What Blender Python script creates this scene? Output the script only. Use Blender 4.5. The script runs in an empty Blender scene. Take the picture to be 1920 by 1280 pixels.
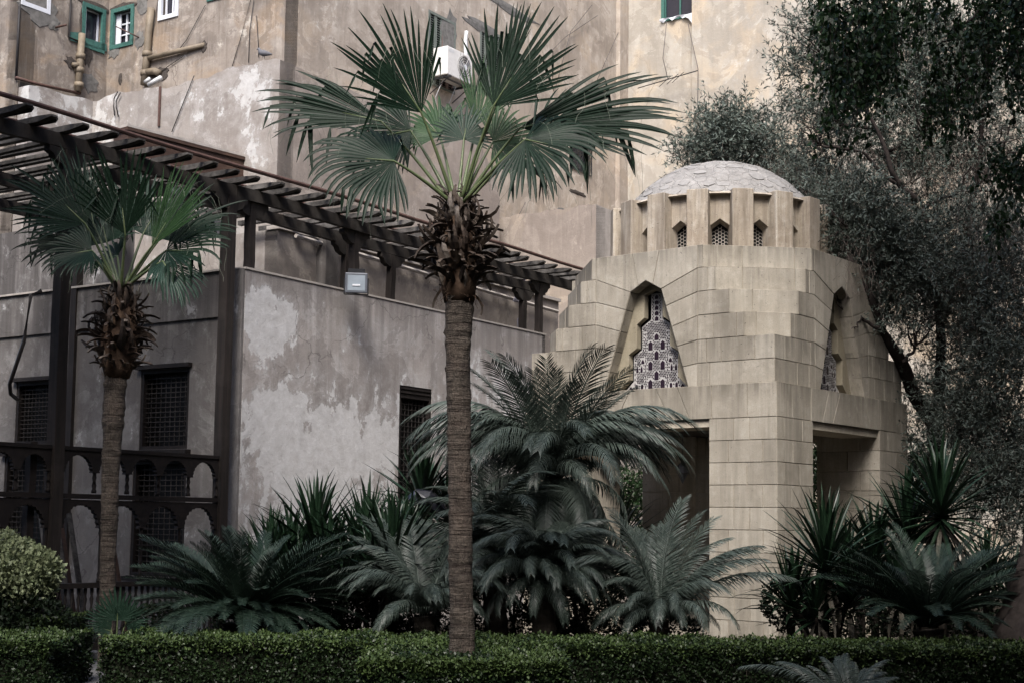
import bpy, math, random
import numpy as np
from mathutils import Vector, Matrix
random.seed(7); RNG = np.random.default_rng(7)
V3 = lambda *a: np.array(a, dtype=float)

# ---------------------------------------------------------------- camera, sky, sun, exposure
SC = bpy.context.scene
PIT, ROLL, FPX, SHIFT, EYE = .0936, .0121, 2676.1, 91.39, 1.62
cp, sp, cr, sr = math.cos(PIT), math.sin(PIT), math.cos(ROLL), math.sin(ROLL)
cam = bpy.data.cameras.new('camera'); camo = bpy.data.objects.new('camera', cam); SC.collection.objects.link(camo)
R0, U0, F0 = V3(1, 0, 0), V3(0, -sp, cp), V3(0, cp, sp)
cR, cU = cr * R0 + sr * U0, -sr * R0 + cr * U0
camo.matrix_world = Matrix(((cR[0], cU[0], -F0[0], 0), (cR[1], cU[1], -F0[1], 0), (cR[2], cU[2], -F0[2], EYE), (0, 0, 0, 1)))
cam.lens = 36 * FPX / 1920; cam.sensor_width = 36; cam.shift_y = SHIFT / 1920; cam.clip_end = 2000; cam.clip_start = .1
SC.camera = camo
W = bpy.data.worlds.new('World'); SC.world = W; W.use_nodes = True
SUN_EL, SUN_AZ = math.radians(48), math.radians(188)      # azimuth clockwise from +Y: behind the camera, a little to the left
sky = W.node_tree.nodes.new('ShaderNodeTexSky'); sky.sky_type = 'NISHITA'; sky.sun_disc = False
sky.sun_elevation = SUN_EL; sky.sun_rotation = SUN_AZ; sky.dust_density = 2.5; sky.air_density = .55
bg = W.node_tree.nodes['Background']; bg.inputs['Strength'].default_value = .09
W.node_tree.links.new(sky.outputs[0], bg.inputs[0])
sun = bpy.data.lights.new('sun', 'SUN'); suno = bpy.data.objects.new('sun', sun); SC.collection.objects.link(suno)
sun.energy = 1.3; sun.angle = math.radians(22); sun.color = (1, .955, .90)
sd = Vector((math.sin(SUN_AZ) * math.cos(SUN_EL), math.cos(SUN_AZ) * math.cos(SUN_EL), math.sin(SUN_EL)))
suno.rotation_euler = sd.to_track_quat('Z', 'Y').to_euler(); suno.location = (0, 0, 30)
vs = SC.view_settings; vs.view_transform = 'Standard'; vs.look = 'None'; vs.gamma = 1; vs.exposure = 2.05; vs.use_curve_mapping = False
SC.cycles.max_bounces = 6; SC.cycles.diffuse_bounces = 3; SC.cycles.glossy_bounces = 2; SC.cycles.transmission_bounces = 3
SC.cycles.use_denoising = True

# ---------------------------------------------------------------- geometry of the view: a picture position and a depth give a place
O0 = V3(0, 0, EYE)
def ray(x, y):
    qx, qy = x - 960, y - 640 - SHIFT
    px = qx * cr + qy * sr; py = -qx * sr + qy * cr
    r, u = px / FPX, -py / FPX
    return V3(r, cp - u * sp, sp + u * cp)
def at(x, y, Y): d = ray(x, y); return O0 + d * Y / d[1]
def onp(x, y, P, n): d = ray(x, y); return O0 + d * (np.dot(P - O0, n) / np.dot(d, n))
pa = .676; PC = V3(3.3516, 18, 0); PL = V3(-math.cos(pa), math.sin(pa), 0); PR = V3(math.sin(pa), math.cos(pa), 0)
ha = .5814; H = V3(-3.6058, 19, 0); hL = V3(-math.cos(ha), math.sin(ha), 0); hR = V3(math.sin(ha), math.cos(ha), 0)
Z = V3(0, 0, 1)
def hp(s, w, z=0): return H + hR * s + hL * w + Z * z        # house grid: s along the long wall, w back from it

# ---------------------------------------------------------------- object helpers
def tag(o, label=None, cat=None, group=None, kind=None):
    if label: o['label'] = label
    if cat: o['category'] = cat
    if group: o['group'] = group
    if kind: o['kind'] = kind
    return o
def link(o, parent=None):
    SC.collection.objects.link(o)
    if parent is not None: o.parent = parent
    return o
def thing(name, loc, label, cat, group=None):
    o = bpy.data.objects.new(name, None); o.empty_display_size = .1; link(o); o.location = [float(v) for v in loc]
    return tag(o, label, cat, group)
def wloc(o):
    p = V3(0, 0, 0)
    while o is not None: p = p + np.array(o.location); o = o.parent
    return p
def mesh_from(name, V, F, mat=None, smooth=False):
    me = bpy.data.meshes.new(name); V = np.asarray(V, dtype=np.float32)
    if isinstance(F, np.ndarray):
        n, k = F.shape
        me.vertices.add(len(V)); me.vertices.foreach_set('co', V.ravel())
        me.loops.add(n * k); me.loops.foreach_set('vertex_index', F.astype(np.int32).ravel())
        me.polygons.add(n); me.polygons.foreach_set('loop_start', np.arange(0, n * k, k, dtype=np.int32))
        me.polygons.foreach_set('loop_total', np.full(n, k, dtype=np.int32)); me.update(calc_edges=True)
    else:
        me.from_pydata([tuple(map(float, v)) for v in V], [], [tuple(map(int, f)) for f in F]); me.update()
    if smooth: me.polygons.foreach_set('use_smooth', np.ones(len(me.polygons), dtype=bool))
    if mat: me.materials.append(mat)
    return me
def part(name, V, F, mat, parent=None, smooth=False, kind=None, label=None):
    V = np.asarray(V, dtype=float)
    base = wloc(parent) if parent is not None else V3(0, 0, 0)
    o = bpy.data.objects.new(name, mesh_from(name, V - base, F, mat, smooth)); link(o, parent)
    if kind: o['kind'] = kind
    if label: o['label'] = label
    return o
class MB:
    def __init__(s): s.V = []; s.F = []; s.n = 0
    def add(s, V, F):
        V = np.asarray(V, dtype=float); s.V.append(V); s.F += [tuple(int(i) + s.n for i in f) for f in F]; s.n += len(V); return s
    def box(s, c, ax, ay, az, hx, hy, hz):
        c = np.asarray(c, float); ax, ay, az = ax * hx, ay * hy, az * hz
        V = [c + i * ax + j * ay + k * az for i in (-1, 1) for j in (-1, 1) for k in (-1, 1)]
        return s.add(V, [(0, 1, 3, 2), (4, 6, 7, 5), (0, 4, 5, 1), (2, 3, 7, 6), (0, 2, 6, 4), (1, 5, 7, 3)])
    def tube(s, P, r, n=7, cap=True):
        P = [np.asarray(p, float) for p in P]; r = r if hasattr(r, '__len__') else [r] * len(P); Vs = []; F = []
        for i, p in enumerate(P):
            t = P[min(i + 1, len(P) - 1)] - P[max(i - 1, 0)]; t = t / (np.linalg.norm(t) + 1e-9)
            a = np.cross(t, V3(0, 0, 1) if abs(t[2]) < .95 else V3(1, 0, 0)); a /= np.linalg.norm(a); b = np.cross(t, a)
            for k in range(n): th = 2 * math.pi * k / n; Vs.append(p + (a * math.cos(th) + b * math.sin(th)) * r[i])
        for i in range(len(P) - 1):
            for k in range(n): F.append((i * n + k, i * n + (k + 1) % n, (i + 1) * n + (k + 1) % n, (i + 1) * n + k))
        if cap: F.append(tuple(range(n))[::-1]); F.append(tuple((len(P) - 1) * n + k for k in range(n)))
        return s.add(Vs, F)
    def lathe(s, base, prof, n=8, axis=None):
        return s.tube([base + (Z if axis is None else axis) * z for z, r in prof], [r for z, r in prof], n)
    def build(s, name, mat, parent=None, smooth=False, **k):
        return part(name, np.concatenate(s.V), s.F, mat, parent, smooth, **k)
def convex_inset(poly, d):
    P = [np.array(p, float) for p in poly]; n = len(P)
    A = sum(P[i][0] * P[(i + 1) % n][1] - P[(i + 1) % n][0] * P[i][1] for i in range(n)); sg = 1 if A > 0 else -1
    L = []
    for i in range(n):
        e = P[(i + 1) % n] - P[i]; nn = np.array([-e[1], e[0]]) * sg; nn /= (np.linalg.norm(nn) + 1e-12); L.append((P[i] + nn * d, e))
    out = []
    for i in range(n):
        p, e = L[i - 1]; q, g = L[i]; den = e[0] * g[1] - e[1] * g[0]
        if abs(den) < 1e-9: out.append(q)
        else: t = ((q[0] - p[0]) * g[1] - (q[1] - p[1]) * g[0]) / den; out.append(p + e * t)
    return out
def block(name, parent, O, u, n, poly, mat, gap=.0045, out=.0, inn=.05, bev=.003):
    """one stone: poly in (u, z) on the plane through O; out = how far its face stands along n, inn = depth behind it"""
    a = convex_inset(poly, gap); b = convex_inset(poly, gap + bev)
    k = len(a); P = lambda q, d: O + u * q[0] + Z * q[1] + n * d
    V = [P(q, -inn) for q in a] + [P(q, out - bev) for q in a] + [P(q, out) for q in b]
    F = [tuple(range(2 * k, 3 * k))]
    for r in (0, 1):
        for i in range(k): j = (i + 1) % k; F.append((r * k + i, r * k + j, (r + 1) * k + j, (r + 1) * k + i))
    return part(name, V, F, mat, parent)
def ngon_plate(mb, O, u, n, poly, d0, d1, front=True):
    k = len(poly); P = lambda q, d: O + u * q[0] + Z * q[1] + n * d
    V = [P(q, d0) for q in poly] + [P(q, d1) for q in poly]
    F = [(i, (i + 1) % k, k + (i + 1) % k, k + i) for i in range(k)]
    if front: F.append(tuple(range(k, 2 * k)))
    mb.add(V, F)
def holed_wall(O, u, n, u0, u1, z0, z1, holes, th=.3, topf=None, nu=1, split=None):
    """a wall panel with rectangular openings and their reveals; front face on the plane through O, normal n"""
    us = {u0, u1}; zs = {z0, z1}
    for h in holes: us |= {h[0], h[1]}; zs |= {h[2], h[3]}
    for k in range(1, nu): us.add(u0 + (u1 - u0) * k / nu)
    us = sorted(us); zs = sorted(zs); mb = MB()
    P = lambda a, z, d: O + u * a + Z * ((topf(a) if (topf and abs(z - z1) < 1e-6) else z)) - n * d
    inh = lambda a, z: any(h[0] < a < h[1] and h[2] < z < h[3] for h in holes)
    for i in range(len(us) - 1):
        for j in range(len(zs) - 1):
            if not inh((us[i] + us[i + 1]) / 2, (zs[j] + zs[j + 1]) / 2):
                mb.add([P(us[i], zs[j], 0), P(us[i + 1], zs[j], 0), P(us[i + 1], zs[j + 1], 0), P(us[i], zs[j + 1], 0)], [(0, 1, 2, 3)])
        mb.add([P(us[i], z1, 0), P(us[i + 1], z1, 0), P(us[i + 1], z1, th), P(us[i], z1, th)], [(0, 1, 2, 3)])
        mb.add([P(us[i], z0, th), P(us[i + 1], z0, th), P(us[i + 1], z1, th), P(us[i], z1, th)], [(0, 3, 2, 1)])
    for a in (u0, u1): mb.add([P(a, z0, 0), P(a, z0, th), P(a, z1, th), P(a, z1, 0)], [(0, 1, 2, 3)])
    for h in holes:
        a, b, c, d = h
        r = [(a, c), (b, c), (b, d), (a, d)]
        for i in range(4):
            p, q = r[i], r[(i + 1) % 4]
            mb.add([P(p[0], p[1], 0), P(q[0], q[1], 0), P(q[0], q[1], .2), P(p[0], p[1], .2)], [(0, 1, 2, 3)])
    return mb

# ---------------------------------------------------------------- materials
class NT:
    def __init__(s, name):
        s.m = bpy.data.materials.new(name); s.m.use_nodes = True; s.t = s.m.node_tree; s.b = s.t.nodes['Principled BSDF']
        s.pos = s.t.nodes.new('ShaderNodeNewGeometry').outputs['Position']
    def n(s, ty, **k):
        o = s.t.nodes.new(ty)
        for a, v in k.items(): setattr(o, a, v)
        return o
    def put(s, sock, v):
        if hasattr(v, 'is_output'): s.t.links.new(v, sock)
        elif isinstance(v, (tuple, list)) and len(v) == 3 and sock.type == 'RGBA': sock.default_value = (*v, 1)
        else: sock.default_value = v
    def math(s, op, a, b=0., c=None, clamp=False):
        o = s.n('ShaderNodeMath', operation=op, use_clamp=clamp); s.put(o.inputs[0], a); s.put(o.inputs[1], b)
        if c is not None: s.put(o.inputs[2], c)
        return o.outputs[0]
    def noise(s, vec, scale=1., detail=4., rough=.55, dist=0.):
        o = s.n('ShaderNodeTexNoise'); s.put(o.inputs['Vector'], vec); o.inputs['Scale'].default_value = scale
        o.inputs['Detail'].default_value = detail; o.inputs['Roughness'].default_value = rough; o.inputs['Distortion'].default_value = dist
        return o.outputs['Fac']
    def vor(s, vec, scale, feature='F1', out='Distance'):
        o = s.n('ShaderNodeTexVoronoi', feature=feature); s.put(o.inputs['Vector'], vec); o.inputs['Scale'].default_value = scale; return o.outputs[out]
    def ramp(s, fac, a, b, lo=0., hi=1.):
        o = s.n('ShaderNodeMapRange'); s.put(o.inputs[0], fac); o.inputs[1].default_value = a; o.inputs[2].default_value = b
        o.inputs[3].default_value = lo; o.inputs[4].default_value = hi; o.clamp = True; return o.outputs[0]
    def mix(s, f, a, b, mode='MIX'):
        o = s.n('ShaderNodeMix', data_type='RGBA', blend_type=mode); s.put(o.inputs[0], f); s.put(o.inputs[6], a); s.put(o.inputs[7], b); return o.outputs[2]
    def vmul(s, vec, m):
        o = s.n('ShaderNodeVectorMath', operation='MULTIPLY'); s.put(o.inputs[0], vec); o.inputs[1].default_value = m; return o.outputs[0]
    def dot(s, vec, d, off=0.):
        o = s.n('ShaderNodeVectorMath', operation='DOT_PRODUCT'); s.put(o.inputs[0], vec); o.inputs[1].default_value = tuple(map(float, d))
        return s.math('SUBTRACT', o.outputs['Value'], float(off))
    def grid(s, O, a, b):
        """coordinates along the wall direction, through it, and up"""
        c = s.n('ShaderNodeCombineXYZ'); x = s.dot(s.pos, a, np.dot(O, a)); y = s.dot(s.pos, b, np.dot(O, b)); z = s.dot(s.pos, Z)
        s.put(c.inputs[0], x); s.put(c.inputs[1], y); s.put(c.inputs[2], z); return c.outputs[0], x, y, z
    def rnd(s): return s.n('ShaderNodeObjectInfo').outputs['Random']
    def bump(s, h, strength=.3, dist=.02):
        o = s.n('ShaderNodeBump'); o.inputs['Strength'].default_value = strength; o.inputs['Distance'].default_value = dist
        s.put(o.inputs['Height'], h); s.t.links.new(o.outputs[0], s.b.inputs['Normal'])
    def done(s, col, rough=.8, spec=.3):
        s.put(s.b.inputs['Base Color'], col); s.put(s.b.inputs['Roughness'], rough); s.b.inputs['Specular IOR Level'].default_value = spec; return s.m

def plaster(name, base, dark, light, white, thr=.62, patches=(), O=H, a=hR, b=hL, streak=.5, tops=(), warm=None, cracks=.0):
    t = NT(name); g, x, y, z = t.grid(O, a, b)
    n1 = t.noise(g, .55, 5, .6, .4); n2 = t.noise(g, 1.9, 7, .62, .3); n3 = t.noise(t.vmul(g, (5.5, 5.5, .45)), 1., 5, .6)
    n4 = t.noise(t.vmul(g, (16, 16, 1.2)), 1., 4, .6); fine = t.noise(g, 22., 6, .7); mid = t.noise(g, 6., 6, .65)
    c = t.mix(t.ramp(n1, .36, .62), dark, base)
    c = t.mix(t.ramp(n2, .47, .68, 0, .75), c, light)
    if warm: c = t.mix(t.ramp(t.noise(g, .8, 4, .6, .8), .50, .62, 0, .75), c, warm)
    n9 = t.noise(g, .75, 9, .66, .7); st = t.ramp(n9, .50, .515); c = t.mix(t.math('MULTIPLY', st, .38), c, tuple(v * .8 for v in dark))
    hl = t.ramp(t.math('ABSOLUTE', t.math('SUBTRACT', n9, .497)), .010, .001, 0, .7); c = t.mix(t.math('MULTIPLY', hl, t.ramp(n2, .4, .6)), c, light)
    c = t.mix(t.math('MULTIPLY', t.ramp(n3, .48, .72, 0, streak), t.ramp(n1, .3, .6, .5, 1)), c, tuple(v * .55 for v in dark))
    c = t.mix(t.ramp(n4, .56, .74, 0, streak * .6), c, light)
    for zt, h in tops:                       # rain streaks under an edge
        m = t.math('MULTIPLY', t.ramp(z, zt - h, zt), t.ramp(t.noise(t.vmul(g, (7, 7, .3)), 1., 4, .6), .35, .6, .1, .8))
        c = t.mix(m, c, tuple(v * .6 for v in dark))
    # flaked paint, where the old limewash shows
    fl = t.noise(t.vmul(g, (1, 1, .75)), 2.6, 12, .68, .25)
    msum = t.math('ADD', fl, t.math('MULTIPLY', t.math('SUBTRACT', mid, .5), .25))
    for (px, pz, rx, rz, st) in patches:
        dx = t.math('DIVIDE', t.math('SUBTRACT', x, px), rx); dz = t.math('DIVIDE', t.math('SUBTRACT', z, pz), rz)
        d = t.math('SQRT', t.math('ADD', t.math('MULTIPLY', dx, dx), t.math('MULTIPLY', dz, dz)))
        msum = t.math('ADD', msum, t.math('MULTIPLY', t.ramp(d, 1.15, .55), st))
    wm = t.ramp(msum, thr, thr + .022); soft = t.ramp(msum, thr - .10, thr + .03, 0, .55); c = t.mix(t.math('MULTIPLY', soft, t.ramp(fine, .3, .65)), c, white)
    c = t.mix(t.math('MULTIPLY', wm, t.ramp(mid, .35, .62, .35, .95)), c, white)
    sp_ = t.ramp(t.noise(g, 34., 3, .6), .66, .72)
    c = t.mix(t.math('MULTIPLY', sp_, .35), c, tuple(v * .4 for v in dark))
    if cracks:
        cv = t.n('ShaderNodeTexVoronoi', feature='DISTANCE_TO_EDGE'); w = t.n('ShaderNodeVectorMath', operation='ADD'); t.put(w.inputs[0], g)
        nz = t.n('ShaderNodeTexNoise'); t.put(nz.inputs['Vector'], g); nz.inputs['Scale'].default_value = 2.; nz.inputs['Detail'].default_value = 5
        t.put(w.inputs[1], nz.outputs['Color']); t.put(cv.inputs['Vector'], w.outputs[0]); cv.inputs['Scale'].default_value = .45
        cm = t.math('MULTIPLY', t.ramp(cv.outputs['Distance'], .006, .001), t.ramp(n1, .5, .56, 0, cracks)); c = t.mix(cm, c, tuple(v * .3 for v in dark))
    c = t.mix(t.ramp(fine, .3, .7, 0, .22), c, tuple(v * .7 for v in dark))
    h = t.math('ADD', t.math('MULTIPLY', fine, .5), t.math('ADD', t.math('MULTIPLY', wm, -.35), mid))
    t.bump(h, .5, .02); return t.done(c, .92, .15)

def stone(name, base, dark, light, O=PC, a=PL, b=PR, var=.5, streak=.6, edges=()):
    t = NT(name); g, x, y, z = t.grid(O, a, b)
    n1 = t.noise(g, 1.1, 5, .6, .3); n3 = t.noise(t.vmul(g, (6, 6, .5)), 1., 5, .62); n5 = t.noise(t.vmul(g, (15, 15, .9)), 1., 4, .6)
    fine = t.noise(g, 75., 3, .7); n6 = t.noise(g, 9., 6, .65)
    c = t.mix(t.ramp(n1, .35, .65), dark, base); c = t.mix(t.ramp(n6, .48, .75, 0, .5), c, light)
    c = t.mix(t.ramp(n3, .45, .66, 0, streak), c, tuple(v * .62 for v in dark)); c = t.mix(t.ramp(n5, .54, .68, 0, streak * .45), c, light)
    n7 = t.noise(t.vmul(g, (22, 22, .8)), 1., 3, .6); n8 = t.noise(g, 2.3, 6, .65, .5)
    c = t.mix(t.math('MULTIPLY', t.ramp(n7, .55, .66), t.ramp(n8, .45, .62, 0, streak * .8)), c, tuple(v * .5 for v in dark)); c = t.mix(t.ramp(n8, .55, .72, 0, .35), c, tuple(v * .7 for v in dark))
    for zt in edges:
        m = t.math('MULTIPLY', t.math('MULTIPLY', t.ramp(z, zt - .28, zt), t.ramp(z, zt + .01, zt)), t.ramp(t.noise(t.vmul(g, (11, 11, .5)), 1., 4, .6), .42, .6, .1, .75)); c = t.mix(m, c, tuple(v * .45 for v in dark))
    c = t.mix(t.ramp(fine, .5, .72, 0, .5), c, tuple(v * .55 for v in dark))
    rn = t.rnd(); c = t.mix(t.ramp(rn, .45, 1, 0, var * .7), c, tuple(v * .6 for v in dark)); c = t.mix(t.ramp(rn, .4, 0, 0, var * .4), c, light)
    pits = t.ramp(t.noise(g, 30., 2, .5), .70, .73); c = t.mix(t.math('MULTIPLY', pits, .6), c, (.04, .035, .03))
    t.bump(t.math('ADD', t.math('MULTIPLY', fine, .5), t.math('SUBTRACT', n6, pits)), .4, .012); return t.done(c, .85, .2)

def wood(name, base, dark, worn=(.2, .18, .16), wear=.4, ax=(1, 1, 1)):
    t = NT(name); v = t.vmul(t.pos, ax); g = t.noise(v, 1., 6, .65); w = t.noise(t.pos, 2.5, 5, .6)
    c = t.mix(t.ramp(g, .35, .65), dark, base); c = t.mix(t.ramp(w, .5, .68, 0, wear), c, worn); c = t.mix(t.ramp(t.rnd(), 0, 1, 0, .35), c, dark)
    t.bump(g, .5, .01); return t.done(c, .75, .25)

def leafm(name, a, b, c3, rough=.42, spec=.5, sc=3., trans=.0):
    t = NT(name); n = t.noise(t.pos, sc, 4, .6); n2 = t.noise(t.pos, sc * 9, 2, .5)
    c = t.mix(t.ramp(n, .35, .65), a, b); c = t.mix(t.ramp(n2, .5, .75, 0, .7), c, c3); c = t.mix(t.ramp(t.rnd(), 0, 1, 0, .4), c, a)
    m = t.done(c, rough, spec)
    if trans:
        tr = t.n('ShaderNodeBsdfTranslucent'); t.put(tr.inputs[0], c); mx = t.n('ShaderNodeMixShader'); mx.inputs[0].default_value = trans
        t.t.links.new(t.b.outputs[0], mx.inputs[1]); t.t.links.new(tr.outputs[0], mx.inputs[2])
        t.t.links.new(mx.outputs[0], t.t.nodes['Material Output'].inputs['Surface'])
    return m
def plain(name, col, rough=.6, spec=.4, metal=0., nz=.25, sc=12.):
    t = NT(name); n = t.noise(t.pos, sc, 5, .6); c = t.mix(t.ramp(n, .4, .7, 0, nz * 2), col, tuple(v * .5 for v in col)); t.b.inputs['Metallic'].default_value = metal
    return t.done(c, rough, spec)

M = {}
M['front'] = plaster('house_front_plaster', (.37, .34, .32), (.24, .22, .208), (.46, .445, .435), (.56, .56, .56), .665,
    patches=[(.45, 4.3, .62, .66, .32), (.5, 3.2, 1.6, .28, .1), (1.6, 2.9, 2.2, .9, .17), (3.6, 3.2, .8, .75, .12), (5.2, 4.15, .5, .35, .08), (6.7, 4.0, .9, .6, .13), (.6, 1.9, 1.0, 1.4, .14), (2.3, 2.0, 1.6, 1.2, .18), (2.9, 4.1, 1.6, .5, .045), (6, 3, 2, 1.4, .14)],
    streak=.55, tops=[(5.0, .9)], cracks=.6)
M['left'] = plaster('house_side_plaster', (.17, .158, .15), (.115, .106, .102), (.22, .213, .207), (.36, .355, .35), .635,  # side plaster darkened to carry the pergola's shade in its colour
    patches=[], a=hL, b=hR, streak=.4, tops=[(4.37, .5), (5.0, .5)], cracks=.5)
M['aleft'] = plaster('parapet_plaster', (.32, .29, .262), (.225, .2, .18), (.38, .36, .34), (.52, .515, .50), .66, O=hp(4.29, 3.48), a=hL, b=hR,
    patches=[(.55, 8.6, .5, 1.3, .13), (1.2, 9.3, 1.1, .5, .1), (4.6, 9.3, .9, 1.0, .16), (2.2, 9.2, .5, .4, .06)], streak=.35, cracks=.3)
M['aright'] = plaster('terrace_plaster', (.33, .285, .245), (.235, .2, .175), (.42, .37, .325), (.6, .56, .5), .69, streak=.4, warm=(.36, .30, .235), O=hp(4.29, 3.48))
M['cblock'] = plaster('upper_room_plaster', (.235, .21, .19), (.15, .133, .125), (.34, .30, .26), (.5, .47, .43), .7, streak=.3, O=hp(2, 1.3))  # darker plaster puts the shadow on this wall into its colour
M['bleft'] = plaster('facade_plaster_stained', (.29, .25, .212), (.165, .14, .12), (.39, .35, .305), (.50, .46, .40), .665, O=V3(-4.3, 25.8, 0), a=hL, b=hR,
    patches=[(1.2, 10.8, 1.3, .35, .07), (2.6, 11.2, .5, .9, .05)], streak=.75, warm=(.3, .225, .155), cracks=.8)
M['bright'] = plaster('facade_plaster', (.43, .375, .315), (.28, .237, .195), (.53, .475, .41), (.62, .575, .51), .655, O=V3(-4.3, 25.8, 0), streak=.5, warm=(.42, .345, .265), cracks=.5,
    patches=[(4.0, 12.8, 1.1, .6, .05), (7.4, 13.4, 1.5, .7, .08)])
M['b2'] = plaster('pale_facade_plaster', (.41, .378, .325), (.32, .288, .242), (.48, .45, .40), (.6, .575, .535), .69, O=V3(2.98, 36.9, 0), a=hL, b=hR, streak=.3, warm=(.5, .41, .30), cracks=.4,
    patches=[(-3.5, 13.2, 1.2, .12, .12), (-3.2, 11, 1.4, .1, .1)])
M['coping'] = plain('coping_plaster', (.36, .33, .30), .9, .1, sc=5)
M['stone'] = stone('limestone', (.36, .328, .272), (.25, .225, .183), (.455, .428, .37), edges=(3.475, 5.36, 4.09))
M['stone_drum'] = stone('drum_limestone', (.40, .35, .28), (.27, .225, .175), (.56, .52, .46), streak=1.)
M['mortar'] = stone('joint_mortar', (.42, .38, .31), (.34, .30, .24), (.48, .44, .37), var=0)
M['niche'] = stone('niche_plaster', (.31, .275, .205), (.25, .22, .16), (.36, .33, .26), streak=.4)
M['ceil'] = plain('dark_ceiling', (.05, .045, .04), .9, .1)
t = NT('dome_plaster'); n = t.noise(t.pos, 3.5, 6, .6, .3); c = t.mix(t.ramp(n, .35, .65), (.21, .203, .193), (.31, .30, .287)); c = t.mix(t.ramp(t.noise(t.pos, 30, 3, .6), .5, .7, 0, .5), c, (.26, .24, .23))
ve = t.n('ShaderNodeTexVoronoi', feature='DISTANCE_TO_EDGE'); wv = t.n('ShaderNodeVectorMath', operation='ADD'); nz = t.n('ShaderNodeTexNoise'); t.put(nz.inputs['Vector'], t.pos); nz.inputs['Scale'].default_value = 5; sc_ = t.vmul(nz.outputs['Color'], (.12, .12, .12)); t.put(wv.inputs[0], t.pos); t.put(wv.inputs[1], sc_)
t.put(ve.inputs['Vector'], wv.outputs[0]); ve.inputs['Scale'].default_value = 6.5; ed = t.ramp(ve.outputs['Distance'], .0, .05); c = t.mix(t.ramp(ve.outputs['Distance'], .045, .01, 0, .5), c, (.36, .345, .325)); c = t.mix(t.math('MULTIPLY', t.ramp(ve.outputs['Distance'], .075, .05, 0, 1), t.ramp(ve.outputs['Distance'], .03, .05, 0, .45)), c, (.12, .115, .11))
t.bump(t.math('ADD', t.math('ADD', n, t.math('MULTIPLY', ed, .7)), t.noise(t.pos, 25, 4, .6)), .7, .03); M['dome'] = t.done(c, .9, .15)
t = NT('dome_flag'); n = t.noise(t.pos, 14, 5, .6); c = t.mix(t.ramp(n, .35, .65), (.20, .193, .186), (.27, .262, .253)); c = t.mix(t.ramp(t.rnd(), 0, 1, 0, .6), c, (.30, .292, .282))
t.bump(n, .6, .02); M['flag'] = t.done(c, .88, .15)
M['wood'] = wood('dark_timber', (.026, .021, .018), (.010, .009, .008), (.07, .064, .058), .5, ax=(9, 9, 2))
M['slat'] = wood('weathered_timber', (.075, .069, .063), (.022, .02, .018), (.19, .178, .165), .75, ax=(14, 14, 30))
M['post'] = wood('post_timber', (.028, .021, .018), (.012, .010, .009), (.05, .042, .037), .4, ax=(25, 25, 1.2))
M['cab'] = wood('red_brown_timber', (.06, .034, .024), (.03, .018, .014), (.16, .10, .07), .3, ax=(3, 3, 20))
M['screenwood'] = wood('turned_wood', (.016, .012, .010), (.008, .006, .006), (.03, .025, .022), .4, ax=(12, 12, 12))
M['lattice'] = wood('lattice_wood', (.035, .03, .028), (.015, .013, .012), (.065, .06, .056), .5, ax=(12, 12, 12))
M['dark'] = plain('dark_room', (.004, .004, .004), .6, .2, nz=.1)
M['glass'] = plain('old_glass', (.03, .03, .04), .12, .6, nz=.1)
M['teal'] = plain('teal_paint', (.05, .135, .115), .6, .3, nz=.4, sc=20)
M['green'] = plain('green_paint', (.05, .14, .115), .6, .3, nz=.3, sc=20)
M['whitep'] = plain('white_paint', (.62, .64, .68), .5, .4, nz=.12)
M['pipe'] = plain('pipe_paint', (.19, .155, .112), .6, .3, nz=.35, sc=6)
M['rust'] = plain('rusty_pipe', (.09, .05, .04), .7, .3, nz=.4)
M['pvc'] = plain('white_plastic_pipe', (.55, .56, .56), .4, .5, nz=.15)
M['hole'] = plain('broken_masonry', (.075, .065, .058), .95, .05, nz=.5, sc=25)
M['cem'] = plain('grey_cement_patch', (.17, .165, .155), .95, .05, nz=.4, sc=10)
M['shutter'] = plain('grey_green_shutter', (.15, .17, .15), .7, .2, nz=.3)
M['shutter_red'] = plain('brown_shutter', (.17, .12, .105), .7, .2, nz=.3)
M['acw'] = plain('appliance_white', (.62, .61, .585), .45, .4, nz=.12)
M['acd'] = plain('fan_grille_dark', (.09, .085, .085), .5, .4)
M['blackm'] = plain('black_metal', (.02, .021, .024), .4, .4)
M['lampglass'] = plain('lamp_glass', (.26, .30, .34), .08, .8, nz=.12, sc=9)
M['steel'] = plain('grey_lamp_housing', (.10, .11, .13), .45, .4)
M['ledwhite'] = plain('plaster_lattice', (.36, .352, .345), .75, .2, nz=.12, sc=30)
M['drumlat'] = plain('drum_lattice', (.33, .30, .27), .8, .2)
M['stglass'] = plain('stained_glass', (.02, .012, .02), .15, .6, nz=.1)
M['cloth'] = plain('faded_cloth', (.34, .33, .38), .9, .1, nz=.2); M['clothr'] = plain('faded_purple_cloth', (.22, .13, .20), .9, .1)
M['wire'] = plain('black_cable', (.02, .018, .018), .6, .3)
M['wirel'] = plain('grey_cable', (.09, .08, .075), .6, .3)
M['bird'] = plain('pigeon_grey', (.12, .12, .13), .7, .2)
M['bag'] = plain('black_plastic', (.035, .037, .05), .3, .5, nz=.4, sc=25)
t = NT('soil'); n = t.noise(t.pos, 6, 6, .65); c = t.mix(t.ramp(n, .35, .65), (.012, .010, .008), (.026, .022, .017)); t.bump(n, .8, .05); M['soil'] = t.done(c, .95, .1)
t = NT('path_paving'); n = t.noise(t.pos, 9, 6, .65); c = t.mix(t.ramp(n, .35, .65), (.085, .085, .09), (.14, .14, .145)); t.bump(n, .4, .01); M['path'] = t.done(c, .85, .2)
t = NT('palm_bark'); g = t.vmul(t.pos, (1, 1, 1)); n = t.noise(g, 14, 6, .7); rg = t.noise(t.vmul(t.pos, (3, 3, 38)), 1., 4, .6, .5); cr_ = t.noise(t.vmul(t.pos, (60, 60, 9)), 1., 3, .6)
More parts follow.
